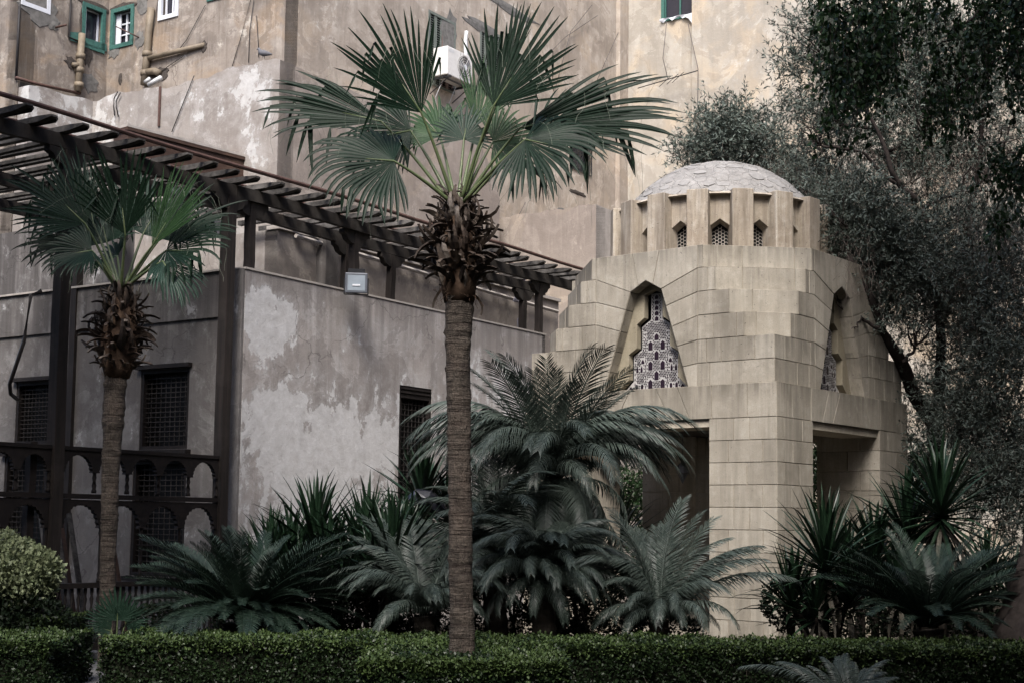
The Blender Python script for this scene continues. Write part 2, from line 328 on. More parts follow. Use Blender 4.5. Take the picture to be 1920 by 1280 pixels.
c = t.mix(t.ramp(n, .35, .65), (.03, .026, .022), (.088, .073, .061)); c = t.mix(t.ramp(rg, .52, .6, 0, .8), c, (.03, .023, .02)); c = t.mix(t.ramp(cr_, .56, .66, 0, .7), c, (.035, .027, .024))
c = t.mix(t.ramp(t.noise(t.pos, 3., 4, .6), .5, .7, 0, .5), c, (.10, .078, .064))
t.bump(t.math('SUBTRACT', t.math('SUBTRACT', n, rg), cr_), 1., .03); M['bark'] = t.done(c, .9, .15)
M['boot'] = wood('dead_leaf_base', (.055, .038, .028), (.016, .011, .009), (.15, .125, .105), .55, ax=(20, 20, 20))
M['boot_pale'] = wood('split_leaf_base', (.14, .115, .095), (.06, .048, .04), (.22, .20, .185), .6, ax=(20, 20, 20))
M['fibre'] = plain('trunk_fibre', (.075, .05, .036), .95, .05, nz=.5, sc=40)
M['tbark'] = plain('tree_bark', (.04, .033, .03), .9, .1, nz=.5, sc=18)
M['palm'] = leafm('palm_leaf', (.003, .010, .005), (.006, .017, .009), (.015, .034, .02), .48, .14, 4.)
M['palm_l'] = leafm('young_palm_leaf', (.016, .04, .016), (.03, .068, .026), (.055, .105, .042), .5, .2, 4., .1)
M['palm_g'] = leafm('grey_palm_leaf', (.010, .026, .016), (.02, .042, .029), (.04, .068, .052), .5, .18, 4.)
M['pet'] = leafm('palm_petiole', (.06, .085, .035), (.10, .13, .06), (.15, .16, .08), .45, .4)
M['thread'] = plain('leaf_thread', (.17, .19, .15), .8, .2)
M['cyc'] = leafm('cycad_leaf', (.024, .035, .028), (.06, .078, .066), (.14, .165, .145), .45, .3)
M['cyc_d'] = leafm('cycad_leaf_dead', (.10, .075, .05), (.17, .12, .085), (.22, .17, .12), .7, .2)
M['sago'] = leafm('sago_leaf', (.007, .015, .010), (.016, .030, .021), (.05, .072, .055), .45, .28)
M['cyctrunk'] = plain('cycad_trunk_scales', (.028, .024, .02), .9, .1, nz=.5, sc=18)
M['yuc'] = leafm('yucca_leaf', (.006, .016, .008), (.013, .032, .016), (.035, .062, .033), .40, .3, 5.)
M['yuc_d'] = leafm('yucca_leaf_dry', (.05, .045, .036), (.10, .09, .072), (.17, .155, .13), .7, .2)
M['hedge'] = leafm('hedge_leaf', (.005, .011, .004), (.012, .024, .008), (.035, .058, .02), .45, .25, 6.)
M['skylit_shoot'] = leafm('skylit_hedge_leaf', (.02, .036, .011), (.048, .076, .022), (.10, .14, .048), .5, .25, 9.)  # paler shoot colour also carries the skylight on the hedge tops
M['hedge_in'] = plain('hedge_dark_core', (.012, .013, .009), .95, .05)  # core kept dark to deepen the hedge fronts
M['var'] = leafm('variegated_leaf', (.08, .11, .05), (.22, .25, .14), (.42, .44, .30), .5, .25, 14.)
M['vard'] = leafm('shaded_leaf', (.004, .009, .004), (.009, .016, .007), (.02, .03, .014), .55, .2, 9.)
M['olive'] = leafm('olive_leaf', (.055, .07, .058), (.11, .135, .112), (.19, .22, .19), .55, .25, 1.6)
M['twig'] = plain('dry_twig', (.12, .098, .085), .9, .1, nz=.5, sc=4)
M['broad'] = leafm('broad_leaf', (.010, .026, .009), (.026, .058, .02), (.07, .13, .04), .45, .3, 3., .15)

# ---------------------------------------------------------------- ground, path
G = MB(); G.add([(-150, -60, 0), (150, -60, 0), (150, 240, 0), (-150, 240, 0)], [(0, 1, 2, 3)]); tag(G.build('ground', M['soil']), kind='structure')
G = MB(); G.box((-4.35, 13.3, -.02), V3(1, 0, 0), V3(0, 1, 0), Z, .42, 3.3, .03); o = G.build('path', M['path']); tag(o, kind='structure')
G = MB(); G.box((-4.6, 16.75, .04), V3(1, 0, 0), V3(0, 1, 0), Z, .5, .12, .06); tag(G.build('kerb', M['path']), kind='structure')

# ---------------------------------------------------------------- pavilion
S = 4.05; ZB, ZT = 3.024, 3.47; INS = .06
pav = thing('domed_pavilion', PC, 'square limestone garden pavilion with stepped corners and a shallow dome', 'pavilion')
PB = PC + (PL + PR) * S / 2                                    # centre
mort = MB(); NB = 0
def row_polys(x0, x1, zlo, zhi, cuts): 
    xs = [x0] + [c for c in sorted(cuts) if x0 + .08 < c < x1 - .08] + [x1]
    return [[(xs[i], zlo), (xs[i + 1], zlo), (xs[i + 1], zhi), (xs[i], zhi)] for i in range(len(xs) - 1)]
def faceset(O, u, n, polys, name='stone_block', inn=.05, out=0., mat='stone'):
    for p in polys:
        block(name, pav, O, u, n, p, M[mat], inn=inn, out=out + random.uniform(-.002, .002))
        P = lambda q, d: O + u * q[0] + Z * q[1] - n * d
        mort.add([P(q, .012) for q in p], [tuple(range(len(p)))])
CH = .2875
PW = .99                                                       # pier width
z_rows = [(max(0, ZB - (k + 1) * CH), ZB - k * CH) for k in range(11)]
faces = [(PC, PL, -PR), (PC, PR, -PL)]
for fi, (O, u, n) in enumerate(faces):
    for side in (0, 1):
        for k, (z0, z1) in enumerate(z_rows):
            lo, hi = (0, PW) if side == 0 else (S - PW, S)
            ph = [[.39, .62], [.2, .7], [.43], [.2, .62]][(k + fi) % 4]
            cuts = [lo + c if side == 0 else hi - c for c in ph]
            faceset(O, u, n, row_polys(lo, hi, z0, z1, cuts))
    # fascia: the two ends coursed, the middle with stepped slanting joints
    xs = [0, .42, .95, 1.38, 1.7, 2.35, 2.67, 3.1, 3.63, S]; tilt = [0, 0, 0, .1, .12, -.12, -.1, 0, 0, 0]
    faceset(O, u, n, [[(xs[i] - tilt[i], ZB), (xs[i + 1] - tilt[i + 1], ZB), (xs[i + 1] + tilt[i + 1], ZT), (xs[i] + tilt[i], ZT)] for i in range(9)])
# reveals of the piers inside the openings, and the far piers
for (fa, fb) in ((0, 0), (1, 0), (0, 1), (1, 1)):
    ca, cb = (0, PW) if fa == 0 else (S - PW, S), (0, PW) if fb == 0 else (S - PW, S)
    for k, (z0, z1) in enumerate(z_rows):
        if k % 2: cu = [.5]
        else: cu = [.3]
        # faces of this pier that look into the pavilion
        ain = PW if fa == 0 else S - PW; bin_ = PW if fb == 0 else S - PW
        O1 = PC + PL * ain; n1 = PL if fa == 0 else -PL                    # plane a = const, runs along PR
        big = not (fa == 0 and fb == 0) and k < 10
        if big:
            faceset(O1, PR, n1, row_polys(cb[0], cb[1], z0, z1, [cb[0] + c for c in cu]), inn=.02)
            O2 = PC + PR * bin_; n2 = PR if fb == 0 else -PR
            faceset(O2, PL, n2, row_polys(ca[0], ca[1], z0, z1, [ca[0] + c for c in cu]), inn=.02)
core = MB()
for (fa, fb) in ((0, 0), (1, 0), (0, 1), (1, 1)):
    c = PC + PL * ((PW / 2) if fa == 0 else S - PW / 2) + PR * ((PW / 2) if fb == 0 else S - PW / 2)
    core.box(c + Z * ZB / 2, PL, PR, Z, PW / 2 - .02, PW / 2 - .02, ZB / 2)
core.build('pier_core', M['mortar'], pav)
cc = PB + Z * (ZB + .03); G = MB()
for w0, w1, sgn in ((-1, 0, 0),):
    G.box(cc, PL, PR, Z, S / 2 - .03, S / 2 - .03, .025)
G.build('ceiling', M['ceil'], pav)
G = MB(); G.box(PB + Z * .06, PL, PR, Z, S / 2 - .04, S / 2 - .04, .06); G.build('pavilion_floor', M['stone'], pav)
# lintel beams inside, dark
G = MB()
for (a0, a1, b) in ((PW, S - PW, .32), (PW, S - PW, S - .32)):
    G.box(PC + PL * (a0 + a1) / 2 + PR * b + Z * (ZB - .05), PL, PR, Z, (a1 - a0) / 2, .28, .05)
    G.box(PC + PR * (a0 + a1) / 2 + PL * b + Z * (ZB - .05), PL, PR, Z, .28, (a1 - a0) / 2, .05)
G.build('lintel', M['mortar'], pav)
# stepped body
zl = [ZT, 3.775, 4.085, 4.41, 4.73, 5.05, 5.36]                # levels at the corners
ze = [ZT, 3.74, 4.02, 4.29, 4.58, 4.82, 5.36]                  # the same joints at the niche edge
ctr = S / 2 - INS; S2 = S - 2 * INS; P0 = PC + (PL + PR) * INS
cut = [0, 0, .44, .66, .87, 1.06]
def hw(z): return .25 + (4.82 - z) / (4.82 - ZT) * .43          # niche half width
bend = .83
vj = [[.62, .95], [.28, .78, 1.0], [.55, .9], [.75, 1.02], [.98], []]
for fi, (u, n, other) in enumerate(((PL, -PR, PR), (PR, -PL, PL))):
    O = P0
    for k in range(6):
        for sd in (-1, 1):
            X = lambda off: ctr - sd * off if sd > 0 else ctr + off     # off = distance from the centre line
            X = (lambda off, sd=sd: ctr - sd * off)
            end = ctr - cut[k]
            polys = []
            if k < 5:
                # flat part from the corner to the bend, cut by upright joints, then the piece leaning to the niche
                offs = [end] + [o_ for o_ in sorted([ctr - v for v in vj[k]], reverse=True) if bend + .12 < o_ < end - .1] + [bend]
                for i in range(len(offs) - 1):
                    polys.append([(X(offs[i]), zl[k]), (X(offs[i + 1]), zl[k]), (X(offs[i + 1]), zl[k + 1]), (X(offs[i]), zl[k + 1])])
                polys.append([(X(bend), zl[k]), (X(hw(ze[k])), ze[k]), (X(hw(ze[k + 1])), ze[k + 1]), (X(bend), zl[k + 1])])
            else:
                polys.append([(X(end), zl[5]), (X(bend), zl[5]), (X(bend), zl[6]), (X(end), zl[6])] if end > bend + .05 else None)
                polys.append([(X(min(bend, end)), zl[5]), (X(.25), ze[5]), (X(.12), 4.895), (X(.22), zl[6]), (X(min(bend, end)), zl[6])])
            polys = [p for p in polys if p]
            for i, p in enumerate(polys):
                last = (i == len(polys) - 1)
                faceset(O, u, n, [p], inn=.25 if last else .05)
    # keystone
    faceset(O, u, n, [[(ctr - .12, 4.895), (ctr, 4.96), (ctr + .12, 4.895), (ctr + .22, zl[6]), (ctr - .22, zl[6])]], inn=.25)
# chamfers of the near, left and right corners
def chamfer(A, ua, ub, k):
    """corner A, faces run along ua and ub from it"""
    c = cut[k]
    p, q = A + ua * c, A + ub * c; d = q - p; L_ = np.linalg.norm(d); u = d / L_; n = -(ua + ub) / math.sqrt(2)
    cuts = {2: [.33], 3: [.42], 4: [.38, 1.1], 5: [.45, 1.05]}[k]
    faceset(p, u, n, row_polys(0, L_, zl[k], zl[k + 1], [v * L_ / 1.25 for v in cuts]))
for (A, ua, ub) in ((P0, PL, PR), (P0 + PL * S2, -PL, PR), (P0 + PR * S2, -PR, PL), (P0 + (PL + PR) * S2, -PL, -PR)):
    for k in range(2, 6): chamfer(A, ua, ub, k)
    ledge = MB()
    for k in range(1, 5):
        c0, c1 = cut[k], cut[k + 1]; z = Z * (zl[k + 1] - .006)
        ledge.add([A + ua * c0 + z, A + ua * c1 + z, A + ub * c1 + z, A + ub * c0 + z] if c0 > 0 else [A + z, A + ua * c1 + z, A + ub * c1 + z], [(0, 1, 2, 3)] if c0 > 0 else [(0, 1, 2)])
    ledge.build('ledge', M['stone'], pav)
# far two faces, plain
G = MB()
G.box(PC + PR * (S - .1) + PL * S / 2 + Z * (ZB + 5.3) / 2, PL, PR, Z, ctr - 1.06, .1, (5.3 - ZB) / 2)
G.box(PC + PL * (S - .1) + PR * S / 2 + Z * (ZB + 5.3) / 2, PL, PR, Z, .1, ctr - 1.06, (5.3 - ZB) / 2)
for k in range(0, 5):
    zm = (zl[k] + zl[k + 1]) / 2
    h = (zl[k + 1] - zl[k]) / 2; w = (S2 - cut[k] - 1.06) / 2
    G.box(P0 + PR * (S2 - .03 - .1) + PL * (1.06 + w) + Z * zm, PL, PR, Z, w - .02, .1, h - .01)
    G.box(P0 + PL * (S2 - .03 - .1) + PR * (1.06 + w) + Z * zm, PL, PR, Z, .1, w - .02, h - .01)
G.build('rear_wall', M['stone'], pav)
# fascia top ledge
G = MB()
for A, u, v in ((PC, PL, PR), (PC, PR, PL)):
    G.add([A + Z * (ZT - .006), A + u * S + Z * (ZT - .006), A + u * S + v * INS * 1.5 + Z * (ZT - .006), A + v * INS * 1.5 + Z * (ZT - .006)], [(0, 1, 2, 3)])
c6 = cut[5]; oc = [PL * c6, PL * (S2 - c6), PL * S2 + PR * c6, PL * S2 + PR * (S2 - c6), (PL + PR) * S2 - PL * c6, PR * S2 + PL * c6, PR * (S2 - c6), PR * c6]
G.add([P0 + q + Z * (zl[6] - .008) for q in oc], [tuple(range(8))])
G.build('roof_slab', M['stone'], pav)
mort.build('mortar', M['mortar'], pav, kind='stuff')
# niches
stepL = [(.56, 3.49), (.40, 3.64), (.40, 3.99), (.27, 4.07), (.27, 4.40), (.15, 4.48), (.15, 4.80), (0, 4.86)]
for (u, n) in ((PL, -PR), (PR, -PL)):
    nic = MB(); O = P0 - n * .20; top = [(ctr - hw(4.82) - .01, 4.83), (ctr, 4.97), (ctr + hw(4.82) + .01, 4.83)]
    P = lambda q, d=0.: O + u * q[0] + Z * q[1] - n * d
    right = [(ctr - a, z) for a, z in stepL]; left = [(ctr + a, z) for a, z in stepL]
    inner = [(ctr - .60, ZT)] + right + left[::-1][1:] + [(ctr + .60, ZT)]
    edge = [(ctr - hw(z) - .02, z) for z in (ZT, 3.49, 3.64, 3.99, 4.07, 4.40, 4.48, 4.80)] + [(ctr, 4.98)] + [(ctr + hw(z) + .02, z) for z in (4.80, 4.48, 4.40, 4.07, 3.99, 3.64, 3.49, ZT)]
    for i in range(len(inner) - 1):
        nic.add([P(edge[i]), P(edge[i + 1]), P(inner[i + 1]), P(inner[i])], [(0, 1, 2, 3)])
        nic.add([P(inner[i]), P(inner[i + 1]), P(inner[i + 1], .10), P(inner[i], .10)], [(0, 1, 2, 3)])
    nic.build('niche_panel', M['niche'], pav)
    fl = MB(); fl.add([P0 + u * (ctr - .7) + Z * (ZT - .002), P0 + u * (ctr + .7) + Z * (ZT - .002), P0 + u * (ctr + .7) - n * .6 + Z * (ZT - .002), P0 + u * (ctr - .7) - n * .6 + Z * (ZT - .002)], [(0, 1, 2, 3)])
    fl.build('window_sill', M['stone'], pav)
    dk = MB(); dk.add([P(q, .30) for q in ((ctr - .8, ZT), (ctr + .8, ZT), (ctr + .8, 5.1), (ctr - .8, 5.1))], [(0, 1, 2, 3)])
    win = MB()
    # the white plaster lattice: stepped outline, then the coloured panes set in it
    out = [(ctr - .53, ZT + .01), (ctr - .375, 3.62), (ctr - .375, 3.97), (ctr - .24, 4.05), (ctr - .24, 4.37), (ctr - .09, 4.46), (ctr - .09, 4.82)]
    outline = out + [(2 * ctr - a, z) for a, z in out[::-1]]
    D = .085
    k = len(outline); win.add([P(q, D) for q in outline] + [P(q, D + .03) for q in outline], [tuple(range(k))] + [(i, (i + 1) % k, k + (i + 1) % k, k + i) for i in range(k)])
    w = win.build('lattice_window', M['ledwhite'], pav); pans = []
    def inpoly(x, z):
        h = abs(x - ctr) + .022; zz = z
        for (a_, z_), (b_, y_) in zip(out[:-1], out[1:]):
            if z_ <= zz <= y_: return h < (ctr - a_) + ((ctr - b_) - (ctr - a_)) * (zz - z_) / (y_ - z_ + 1e-9)
        return False
    dk.build('dark_interior', M['dark'], w)
    gl = MB()
    def pane(cx, z0, wd, h, pt=.0):
        q = [(cx - wd / 2, z0), (cx + wd / 2, z0), (cx + wd / 2, z0 + h - pt), (cx, z0 + h), (cx - wd / 2, z0 + h - pt)]
        gl.add([P(v, D - .004) for v in q], [tuple(range(5))]); pans.append((cx - wd / 2, cx + wd / 2, z0, z0 + h))
    def cells(x0, x1, z0, z1, s=.0185):
        zz = z0; r = 0
        while zz < z1 - s * .5:
            xx = x0 + (s / 2 if r % 2 else 0)
            while xx < x1 - s * .5:
                a = s * .46 * random.uniform(.7, 1.1); gl.add([P(v, D - .004) for v in ((xx - a, zz), (xx, zz - a), (xx + a, zz + a * .3), (xx, zz + a))], [(0, 1, 2, 3)]); xx += s
            zz += s * .9; r += 1
    cw = .1
    rows = [(3.50, 1), (3.615, 0), (3.755, 1), (3.895, 0), (4.03, 1), (4.165, 0)]
    for z0, odd in rows:
        for c_ in ((-1, 1) if odd else (0,)): pane(ctr + c_ * cw, z0 + .008, .07, .126 if z0 < 4.1 else .09, .03)
        for c_ in ((0,) if odd else (-1, 1)):
            if False: cells(ctr + c_ * cw - .04, ctr + c_ * cw + .04, z0 + .02, z0 + .09)
    for sd in (-1, 1):
        for i in range(11): pane(ctr + sd * .178, 3.52 + i * .072, .014, .035); pane(ctr + sd * .225, 4.02 + .03 * i, .012, .016) if 1 < i < 10 else None
        for q in range(5): pane(ctr + sd * .352, 3.56 + q * .07, .014, .035)
        pane(ctr + sd * .245, 3.74, .035, .1, .05); pane(ctr + sd * .315, 3.74, .035, .1, .05)
        pane(ctr + sd * .235, 3.50, .04, .08, .02); pane(ctr + sd * .325, 3.50, .04, .08, .02); pane(ctr + sd * .225, 3.86, .05, .06, .03); pane(ctr + sd * .42, 3.5, .06, .05, .03)
    for i in range(5): pane(ctr, 4.44 + i * .075, .06, .062, .02)
    sx = .0255; rr_ = random.Random(3)
    for iz in range(60):
        for ix in range(-26, 27):
            x = ctr + (ix + (.5 if iz % 2 else 0)) * sx; zz = ZT + .035 + iz * sx * .93
            if inpoly(x, zz - .01) and inpoly(x, zz + .012) and not any(a0 - .014 < x < a1 + .014 and b0 - .014 < zz < b1 + .014 for a0, a1, b0, b1 in pans):
                a = sx * .50 * rr_.uniform(.75, 1.1); gl.add([P(v, D - .004) for v in ((x - a, zz - a * .2), (x - a * .1, zz - a), (x + a, zz + a * .3), (x + a * .1, zz + a))], [(0, 1, 2, 3)])
    gl.build('stained_pane', M['stglass'], w, kind='stuff')
# hanging lantern inside
lan = thing('hanging_lantern', at(1280, 880, 19.6), 'small dark pointed lantern hanging under the pavilion ceiling', 'lantern')
G = MB(); q = at(1280, 880, 19.6); G.tube([q + Z * .1, V3(q[0], q[1], ZB)], .006, 5); G.build('chain', M['blackm'], lan)
G = MB(); G.lathe(q - Z * .19, [(0, .004), (.13, .07), (.15, .085), (.22, .085), (.27, .05), (.3, .01)], 8); G.build('lantern_body', M['blackm'], lan)
# drum
NF = 16; r_f = 1.60; r_p = 1.42; zd0, zd1 = 5.35, 6.22; ang0 = math.atan2(-PB[1], -PB[0]) + math.radians(.6)
for i in range(NF):
    th = ang0 + (i + .5) * 2 * math.pi / NF; d = V3(math.cos(th), math.sin(th), 0); tt = V3(-math.sin(th), math.cos(th), 0)
    G = MB(); G.box(PB + d * ((r_f + 1.3) / 2) + Z * (zd0 + zd1 + .03) / 2, d, tt, Z, (r_f - 1.3) / 2, .148, (zd1 + .03 - zd0) / 2)
    o = G.build('pilaster', M['stone_drum'], pav); 
    bv = o.modifiers.new('bevel', 'BEVEL'); bv.width = .008; bv.segments = 1
for i in range(NF):
    th = ang0 + i * 2 * math.pi / NF; d = V3(math.cos(th), math.sin(th), 0); tt = V3(-math.sin(th), math.cos(th), 0)
    O = PB + d * r_p; hwid = .19; ww = .135; zs, za = 5.765, 5.865
    P = lambda x, z, e=0.: O + tt * x + Z * z - d * e
    G = MB()
    G.add([P(-hwid, zd0), P(-ww, zd0), P(-ww, zs), P(-hwid, zd1)], [(0, 1, 2, 3)]); G.add([P(ww, zd0), P(hwid, zd0), P(hwid, zd1), P(ww, zs)], [(0, 1, 2, 3)])
    G.add([P(-hwid, zd1), P(-ww, zs), P(0, za), P(0, zd1)], [(0, 1, 2, 3)]); G.add([P(0, zd1), P(0, za), P(ww, zs), P(hwid, zd1)], [(0, 1, 2, 3)])
    hood = [(-ww, zd0), (-ww, zs), (0, za), (ww, zs), (ww, zd0)]
    for j in range(4): G.add([P(*hood[j]), P(*hood[j + 1]), P(hood[j + 1][0] * .86, hood[j + 1][1] - .03, .16), P(hood[j][0] * .86, hood[j][1] - .03, .16)], [(0, 1, 2, 3)])
    G.add([P(-hwid, zd1), P(hwid, zd1), P(hwid, zd1, .2), P(-hwid, zd1, .2)], [(0, 1, 2, 3)])
    G.build('drum_panel', M['stone_drum'], pav)
    if d[1] < .35:
        G = MB(); G.add([P(-.13, zd0, .18), P(.13, zd0, .18), P(.13, 5.9, .18), P(-.13, 5.9, .18)], [(0, 1, 2, 3)]); w = G.build('drum_window', M['dark'], pav)
        G = MB(); s = .028
        def inside(x, z): return abs(x) < .112 and 5.37 < z < (5.80 - abs(x) * .75)
        for r in range(12):
            for c_ in range(-5, 6):
                x = c_ * s * 1.5; z = 5.39 + (r + (.5 if c_ % 2 else 0)) * s * 1.732
                for e in range(6):
                    a0, a1 = math.pi / 3 * e, math.pi / 3 * (e + 1)
                    p, q = (x + s * .98 * math.cos(a0), z + s * .98 * math.sin(a0)), (x + s * .98 * math.cos(a1), z + s * .98 * math.sin(a1))
                    if e < 3 and inside(*p) and inside(*q):
                        e2 = np.array(q) - np.array(p); nn = np.array([-e2[1], e2[0]]); nn = nn / np.linalg.norm(nn) * .0045
                        G.add([P(p[0] + nn[0], p[1] + nn[1], .155), P(q[0] + nn[0], q[1] + nn[1], .155), P(q[0] - nn[0], q[1] - nn[1], .155), P(p[0] - nn[0], p[1] - nn[1], .155)], [(0, 1, 2, 3)])
        for a_, b_ in (((-.118, 5.36), (-.118, 5.745)), ((-.118, 5.745), (0, 5.83)), ((0, 5.83), (.118, 5.745)), ((.118, 5.745), (.118, 5.36)), ((-.118, 5.365), (.118, 5.365))):
            e2 = np.array(b_) - np.array(a_); nn = np.array([-e2[1], e2[0]]); nn = nn / np.linalg.norm(nn) * .008
            G.add([P(a_[0] + nn[0], a_[1] + nn[1], .15), P(b_[0] + nn[0], b_[1] + nn[1], .15), P(b_[0] - nn[0], b_[1] - nn[1], .15), P(a_[0] - nn[0], a_[1] - nn[1], .15)], [(0, 1, 2, 3)])
        G.build('lattice', M['drumlat'], w)
G = MB(); G.lathe(PB, [(zd1 - .02, 1.52), (zd1 + .005, 1.5)], 64); G.build('drum_cornice', M['stone_drum'], pav)
# dome: a plaster cap with irregular flags
rd = 1.66; zc = 6.98 - rd; th0 = math.acos((6.22 - zc) / rd)
V, F = [], []; NR, NS = 22, 72
for i in range(NR + 1):
    th = th0 * i / NR
    for j in range(NS):
        ph = 2 * math.pi * j / NS; rr = rd + .012 * math.sin(7 * ph + 9 * th) * math.sin(11 * th) + random.uniform(-.004, .004)
        V.append(PB + V3(rr * math.sin(th) * math.cos(ph), rr * math.sin(th) * math.sin(ph), zc + rr * math.cos(th)))
for i in range(NR):
    for j in range(NS): F.append((i * NS + j, i * NS + (j + 1) % NS, (i + 1) * NS + (j + 1) % NS, (i + 1) * NS + j))
part('dome', V, F, M['dome'], pav, smooth=True)
dome_n = 0
for ring in range(1, 11):
    th = th0 * (ring + .1) / 10.6; cnt = max(5, int(2 * math.pi * math.sin(th) / .135))
    for j in range(cnt):
        ph = 2 * math.pi * (j + random.uniform(-.4, .4) + (.5 if ring % 2 else 0)) / cnt; t0 = th + random.uniform(-.03, .03)
        if math.sin(ph) > .45 or random.random() < .22: continue
        sz = random.uniform(.038, .064); k = 7; rim = []; low = []
        for e in range(k):
            a = 2 * math.pi * e / k + random.uniform(-.3, .3); dt, dp = sz * math.sin(a) * .72 * random.uniform(.75, 1.15), sz * math.cos(a) * 1.1 * random.uniform(.75, 1.15) / max(.12, math.sin(t0))
            for lst, rr in ((rim, rd + random.uniform(.006, .010)), (low, rd - .03)):
                f = 1 if lst is rim else 1.12
                lst.append(PB + V3(rr * math.sin(t0 + dt * f) * math.cos(ph + dp * f), rr * math.sin(t0 + dt * f) * math.sin(ph + dp * f), zc + rr * math.cos(t0 + dt * f)))
        part('dome_stone', rim + low, [tuple(range(k))] + [(e, (e + 1) % k, k + (e + 1) % k, k + e) for e in range(k)], M['flag'], pav); dome_n += 1

# ---------------------------------------------------------------- wooden lattice window (mashrabiya): frame, backing, turned grid
def lattice_window(parent, O, u, n, u0, u1, z0, z1, nx, nz, fr=.05, name='lattice_window', head=0.):
    P = lambda a, z, d=0.: O + u * a + Z * z + n * d
    G = MB()
    for (a0, a1, b0, b1) in ((u0, u0 + fr, z0, z1), (u1 - fr, u1, z0, z1), (u0 + fr, u1 - fr, z0, z0 + fr), (u0 + fr, u1 - fr, z1 - fr - head, z1)):
        G.box(P((a0 + a1) / 2, (b0 + b1) / 2, -.03), u, Z, n, (a1 - a0) / 2, (b1 - b0) / 2, .05)
    if head:
        for q in range(2): G.box(P((u0 + u1) / 2, z1 - head * (.3 + .45 * q), .025), u, Z, n, (u1 - u0) / 2 - .02, .012, .012)
    w = G.build(name, M['screenwood'], parent)
    G = MB(); G.add([P(u0, z0, -.14), P(u1, z0, -.14), P(u1, z1, -.14), P(u0, z1, -.14)], [(0, 1, 2, 3)]); G.build('dark_interior', M['dark'], w)
    G = MB(); a0, a1, b0, b1 = u0 + fr, u1 - fr, z0 + fr, z1 - fr - head
    for j in range(1, nz): z = b0 + (b1 - b0) * j / nz; G.box(P((a0 + a1) / 2, z, -.04), u, Z, n, (a1 - a0) / 2, .0055, .008)
    for i in range(1, nx):
        a = a0 + (a1 - a0) * i / nx
        G.box(P(a, (b0 + b1) / 2, -.045), u, Z, n, .004, (b1 - b0) / 2, .006)
        for j in range(1, nz):
            z = b0 + (b1 - b0) * j / nz
            for (dz, r) in ((0, .0105), ((b1 - b0) / nz / 2, .008)):
                c = P(a, z + dz, -.038)
                G.add([c + u * r, c + Z * r * 1.2, c - u * r, c - Z * r * 1.2, c + n * r], [(0, 1, 4), (1, 2, 4), (2, 3, 4), (3, 0, 4)])
    G.build('turned_grid', M['lattice'], w)
    return w

# ---------------------------------------------------------------- the plastered house
house = thing('plastered_house', H, 'low plastered house with flaking paint and wooden lattice windows behind the garden', 'house')
ZH = 5.0
rnd_top = lambda a: ZH + .012 * math.sin(a * 3.1) + .006 * math.sin(a * 11)
G = holed_wall(H + hL * 0, hR, -hL, 0, 7.62, 0, ZH, [(3.42, 4.25, 1.95, 3.74)], th=.24, topf=rnd_top, nu=30)
G.build('long_wall', M['front'], house)
lattice_window(house, H - (-hL) * 0 + hL * .03, hR, -hL, 3.42, 4.25, 1.95, 3.74, 8, 18, head=.14)
lattice_window(house, H + hL * .03, hR, -hL, 4.9, 5.2, .4, .8, 3, 3)
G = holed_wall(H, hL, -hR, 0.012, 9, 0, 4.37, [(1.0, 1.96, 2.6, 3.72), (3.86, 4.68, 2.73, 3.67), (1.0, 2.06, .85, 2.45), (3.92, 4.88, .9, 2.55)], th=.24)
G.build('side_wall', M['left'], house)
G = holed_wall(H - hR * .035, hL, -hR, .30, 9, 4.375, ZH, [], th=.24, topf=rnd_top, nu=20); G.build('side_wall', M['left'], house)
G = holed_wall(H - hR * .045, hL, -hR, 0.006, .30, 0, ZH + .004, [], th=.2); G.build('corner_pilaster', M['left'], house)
for (a0, a1, z0, z1, nz) in ((1.0, 1.96, 2.6, 3.72, 15), (3.86, 4.68, 2.73, 3.67, 13), (1.0, 2.06, .85, 2.45, 20), (3.92, 4.88, .9, 2.55, 20)):
    lattice_window(house, H + hR * .03, hL, -hR, a0, a1, z0, z1, 9, nz)
    G = MB(); G.box(H + hL * (a0 + a1) / 2 - hR * .03 + Z * (z1 + .035), hL, hR, Z, (a1 - a0) / 2 + .05, .05, .028); G.box(H + hL * (a0 + a1) / 2 - hR * .04 + Z * (z0 - .04), hL, hR, Z, (a1 - a0) / 2 + .07, .06, .03)
    G.build('window_board', M['screenwood'], house)
G = MB()                                                      # coping, a thin rounded cement cap
G.box(hp(3.81, .12, ZH + .012), hR, hL, Z, 3.83, .135, .014); G.box(hp(-.0, 4.65, ZH + .012) + hR * .06, hL, hR, Z, 4.4, .135, .014)
G.build('coping', M['coping'], house)
G = holed_wall(H + hR * 7.62, hL, hR, 0, 2, 0, ZH, [], th=.1); G.build('end_wall', M['left'], house)
G = MB(); G.box(hp(3.95, 4.6, 2.1), hR, hL, Z, 3.6, 4.35, 2.0); G.build('terrace', M['coping'], house)
# room at the back of the terrace
room = thing('terrace_room', hp(2, 1.3), 'blind plastered room with shadow put into its grey plaster at the back of the roof terrace', 'building')
G = holed_wall(hp(2, 1.3), hR, -hL, 0, 8.2, 3.5, 6.05, [], th=.25, nu=10, topf=lambda a: 6.05 + .015 * math.sin(a * 4)); G.build('wall', M['cblock'], room)
G = holed_wall(hp(2, 1.3), hL, -hR, 0.003, 2.18, 3.5, 6.05, [], th=.2); G.build('wall', M['aleft'], room)
G = MB(); G.box(hp(6.1, 1.38, 6.075), hR, hL, Z, 4.12, .13, .03); G.build('coping', M['coping'], room)
G = MB(); G.tube([hp(2.3, 1.2, 5.98), hp(6, 1.2, 5.9), hp(10, 1.2, 5.82)], .035, 6); G.build('gutter_pipe', M['coping'], room)
